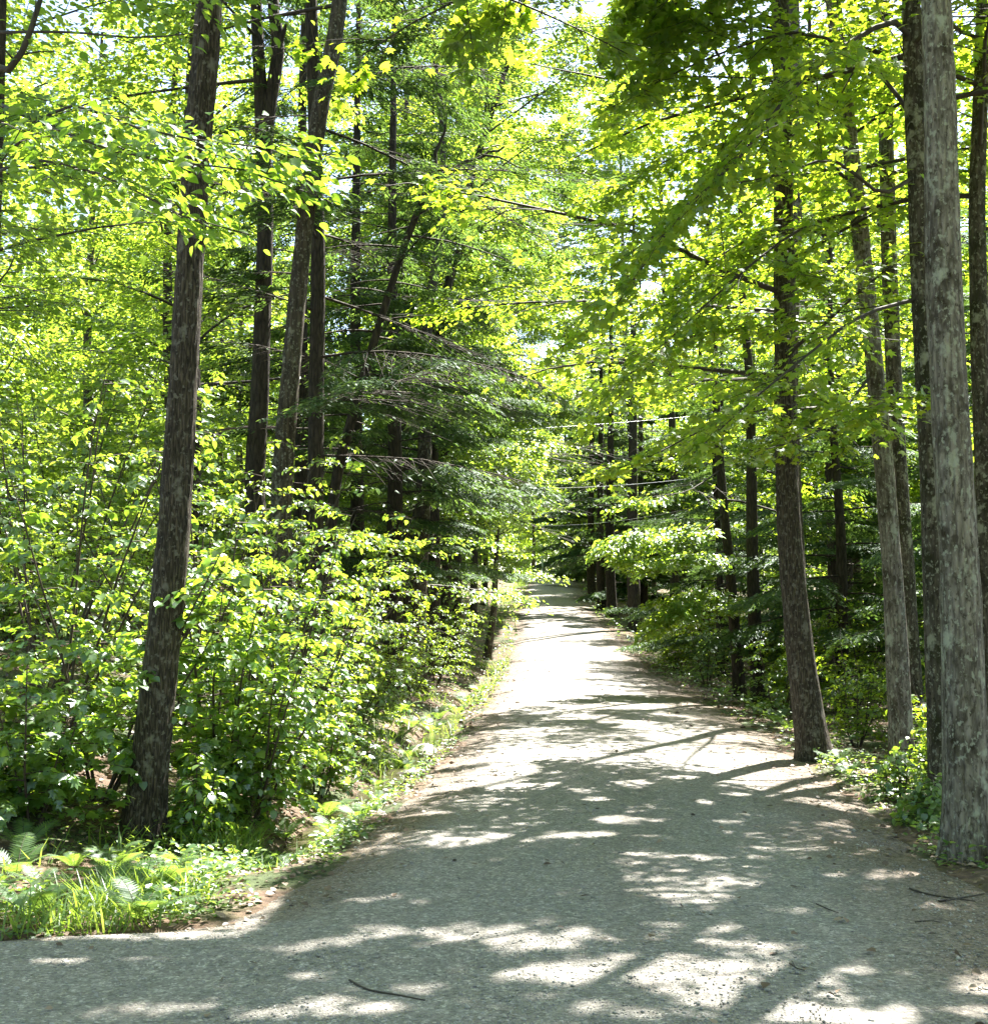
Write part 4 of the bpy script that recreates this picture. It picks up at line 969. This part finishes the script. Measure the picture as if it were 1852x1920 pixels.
# loose gravel: small angular stones on the near road
m_stone = plain('stone_chip', (.25, .24, .225), .85, 0, .45, 3)
n = 45000
y = 4.6 + 11 * rng.random(n) ** 1.7; x = rng.uniform(-3.2, 4.0, n); e = inside(x, y); k = e > .02; x, y = x[k], y[k]; n = len(x)
o8 = np.array([[1, 0, 0], [0, 1, 0], [-1, 0, 0], [0, -1, 0], [0, 0, .7], [0, 0, -.7]], float)
f8 = np.array([[0, 1, 4], [1, 2, 4], [2, 3, 4], [3, 0, 4], [1, 0, 5], [2, 1, 5], [3, 2, 5], [0, 3, 5]])
sz = np.minimum(.0028 + .0022 * rng.exponential(1, n), .015)
V = np.stack([x, y, road_z(x, y) + sz * .15], -1)[:, None] + sz[:, None, None] * (o8[None] * rng.uniform(.6, 1.4, (n, 6, 1)) + rng.normal(0, .2, (n, 6, 3)))
F_ = (f8[None] + (np.arange(n) * 6)[:, None, None]).reshape(-1, 3)
tag(mesh_from('gravel', V.reshape(-1, 3), F_, m_stone), 'loose gravel chips scattered on the road', 'gravel', kind='stuff')

# ================================================================== STONES, FALLEN TWIGS
m_rock = plain('pale_rock', (.30, .27, .22), .8, 0, .35, 5); m_rockd = plain('wet_rock', (.10, .09, .08), .4, 0, .4, 8)
def rock(x, y, s, lab, mat, dz=0.0, sc3=(1.3, .8, .55)):
    k, l = 14, 9; a = np.linspace(0, 2 * PI, k, endpoint=False); b = np.linspace(.02, PI - .02, l)
    A, B = np.meshgrid(a, b); D = np.stack([np.sin(B) * np.cos(A), np.sin(B) * np.sin(A), np.cos(B)], -1)
    q = rng.uniform(0, 50); r = .8 + .45 * fbm(D[..., 0] * 1.3 + q, D[..., 1] * 1.3 + D[..., 2] + q)
    V = (D * r[..., None] * s * np.array(sc3)).reshape(-1, 3)
    i = np.arange(l - 1)[:, None] * k; j = np.arange(k)[None]; j2 = (j + 1) % k
    o = mesh_from('rock', V, np.stack([i + j, i + k + j, i + k + j2, i + j2], -1).reshape(-1, 4), mat, None, True)
    o.location = (x, y, float(ground(x, y)) + dz); o.rotation_euler = (0, 0, rng.uniform(0, 3))
    tag(o, lab, 'rock', 'stones in the left ditch')
rock(-.92, 17.2, .26, 'pale slanting rock at the head of the trickle of water', m_rock, .03, (.8, 1.3, .55))
rock(-1.05, 13.6, .14, 'dark wet stone in the middle of the ditch', m_rockd)
rock(-.95, 15.2, .17, 'dark wet stone just below the pale rock', m_rockd)
rock(-1.12, 12.5, .11, 'grey stone among the grass at the ditch edge', m_rock)
rock(-.85, 14.4, .12, 'pale stone on the road side of the ditch', m_rock)
rock(-1.0, 18.6, .15, 'dark stone above the pale slanting rock', m_rockd)
rock(-1.45, 10.8, .08, 'small pale stone near the lower end of the water', m_rock)
rock(-1.3, 11.6, .09, 'small wet stone at the near end of the ditch', m_rockd)
def twig(pts, r, lab, side=()):
    tb = Tubes()
    def ln(pp, r):
        P = []
        for (px, py) in pp:
            v = at(px, py, 1.0) - np.array([0, 0, EYE]); d = -EYE / v[2]
            for _ in range(4): q = v * d; d = (float(road_z(q[0], q[1])) + r - EYE) / v[2] if inside(q[0], q[1]) > 0 else (float(ground(q[0], q[1])) + r + .01 - EYE) / v[2]
            P.append(np.array([0, 0, EYE]) + v * d)
        P = resample(np.array(P), 9); return P
    P = ln(pts, r); tb.add(P, np.linspace(r, r * .55, 9), 6)
    for s in side: tb.add(ln(s, r * .6), np.linspace(r * .6, r * .3, 9), 5)
    o = tb.build('fallen_twig', M['bark_twig'], None, P[0]); o.location = P[0]
    tag(o, lab, 'twig', 'twigs fallen on the gravel')
twig([(655, 1838), (690, 1856), (745, 1866), (797, 1876)], .005, 'dark curved twig lying on the gravel at the bottom left')
twig([(1480, 1806), (1492, 1815), (1508, 1820)], .004, 'short twig in a sun patch on the right of the gravel', [[(1490, 1813), (1484, 1801)]])
twig([(1705, 1666), (1745, 1678), (1828, 1690)], .006, 'pale stick lying along the right road edge')
twig([(1760, 1690), (1800, 1684), (1845, 1676)], .006, 'thicker stick beside the pale one at the right edge')
twig([(1530, 1695), (1560, 1708), (1572, 1712)], .0035, 'thin twig on the shaded gravel right of centre')
twig([(1715, 1729), (1745, 1727), (1762, 1730)], .0035, 'small twig near the right edge, nearest of the sticks there')

# ================================================================== UTILITY POLE, WIRES, FAR MARKER
px_, d_ = 1345, 46.0
x_ = (px_ - CX) / FPX * d_; zg = float(ground(x_, d_)); zt_ = at(px_, 880, d_)[2]
po = empty('utility_pole', (x_, d_, zg), 'dark wooden utility pole with insulators in the woods beyond the slim dark trunks', 'pole')
b0 = np.array([x_, d_, zg])
tb = Tubes(); tb.add(np.array([[x_, d_, zg - .3], [x_, d_, zt_]]), np.array([.14, .11]), 12); tb.build('pole', M['bark_dark'], po, b0)
tb = Tubes(); tb.add(np.array([[x_ - .9, d_ - .14, zt_ - .55], [x_ + .9, d_ - .14, zt_ - .55]]), np.array([.05, .05]), 4); tb.build('crossarm', M['bark_dark'], po, b0)
m_ins = plain('blue_glass_insulator', (.25, .4, .6), .15)
ins = []
for dx in (-.8, 0.25, .8):
    tb = Tubes(); zz = zt_ - .5; tb.add(np.array([[x_ + dx, d_ - .14, zz + a] for a in (0, .05, .08, .13, .17)]), np.array([.03, .06, .045, .055, .02]), 10)
    tb.build('insulator', m_ins, po, b0); ins.append(np.array([x_ + dx, d_ - .14, zz + .17]))
m_wire = plain('bare_wire', (.45, .46, .49), .4, .5)
def wire(a, b, sag, lab, r=.012):
    t = np.linspace(0, 1, 24)[:, None]; P = a * (1 - t) + b * t; P[:, 2] -= sag * 4 * (t * (1 - t))[:, 0]
    tb = Tubes(); tb.add(P, np.full(24, r), 5); o = tb.build('utility_wire', m_wire, None, a); o.location = a
    tag(o, lab, 'wire', 'wires at the utility pole')
wire(ins[0], at(960, 915, 47), .12, 'bright straight wire crossing above the road to the left', .011)
wire(ins[2], at(1600, 885, 50), .1, 'wire leaving the utility pole to the right', .009)
wire(np.array([x_, d_ - .12, zt_ - 1.2]), at(1010, 985, 62), .25, 'lower slack wire running from the pole toward the far road', .007)
wire(at(1400, 770, 44), at(960, 806, 40), .05, 'upper wire glimpsed through the leaves over the road', .008)
pm = at(1017, 1092, 112); zg = float(ground(pm[0], 112))
tb = Tubes(); tb.add(np.array([[pm[0], 112, zg - .3], [pm[0], 112, zg + 2.1]]), np.array([.07, .06]), 10)
o = tb.build('marker_post', plain('pale_post', (.5, .56, .55), .6), None, np.array([pm[0], 112, zg])); o.location = (pm[0], 112, zg)
tag(o, 'thin pale post at the top of the rise where the road disappears', 'post')

# ================================================================== LIGHT, SKY, CAMERA
el = math.asin(SUN[2]); az = math.atan2(SUN[0], SUN[1])
w = bpy.data.worlds.new('World'); sc.world = w; w.use_nodes = True
nt = w.node_tree; bg = nt.nodes['Background']
sky = nt.nodes.new('ShaderNodeTexSky'); sky.sky_type = 'NISHITA'; sky.sun_disc = False; sky.sun_elevation = el; sky.sun_rotation = az; sky.dust_density = 1.4; sky.ozone_density = .8; sky.air_density = 1.0
nt.links.new(sky.outputs[0], bg.inputs[0]); bg.inputs[1].default_value = .068
ld = bpy.data.lights.new('sun', 'SUN'); ld.energy = 5; ld.angle = math.radians(.53); ld.color = (1, .945, .86)
lo = bpy.data.objects.new('sun', ld); COL.objects.link(lo); lo.location = (20, 30, 60)
import mathutils
lo.rotation_euler = mathutils.Vector(SUN).to_track_quat('Z', 'Y').to_euler()
cd = bpy.data.cameras.new('camera'); co = bpy.data.objects.new('camera', cd); COL.objects.link(co)
cd.sensor_fit = 'HORIZONTAL'; cd.sensor_width = 36; cd.lens = 36 * FPX / 1852; cd.clip_end = 2000; cd.clip_start = .05
co.location = (0, 0, EYE); co.rotation_euler = (PI / 2 + PITCH, 0, 0)
sc.camera = co
sc.view_settings.view_transform = 'Standard'; sc.view_settings.look = 'None'; sc.view_settings.exposure = 2.85; sc.view_settings.gamma = 1
cy = sc.cycles
cy.max_bounces = 5; cy.diffuse_bounces = 3; cy.glossy_bounces = 2; cy.transmission_bounces = 4; cy.transparent_max_bounces = 4
cy.caustics_reflective = False; cy.caustics_refractive = False; cy.sample_clamp_indirect = 6
cy.use_denoising = True
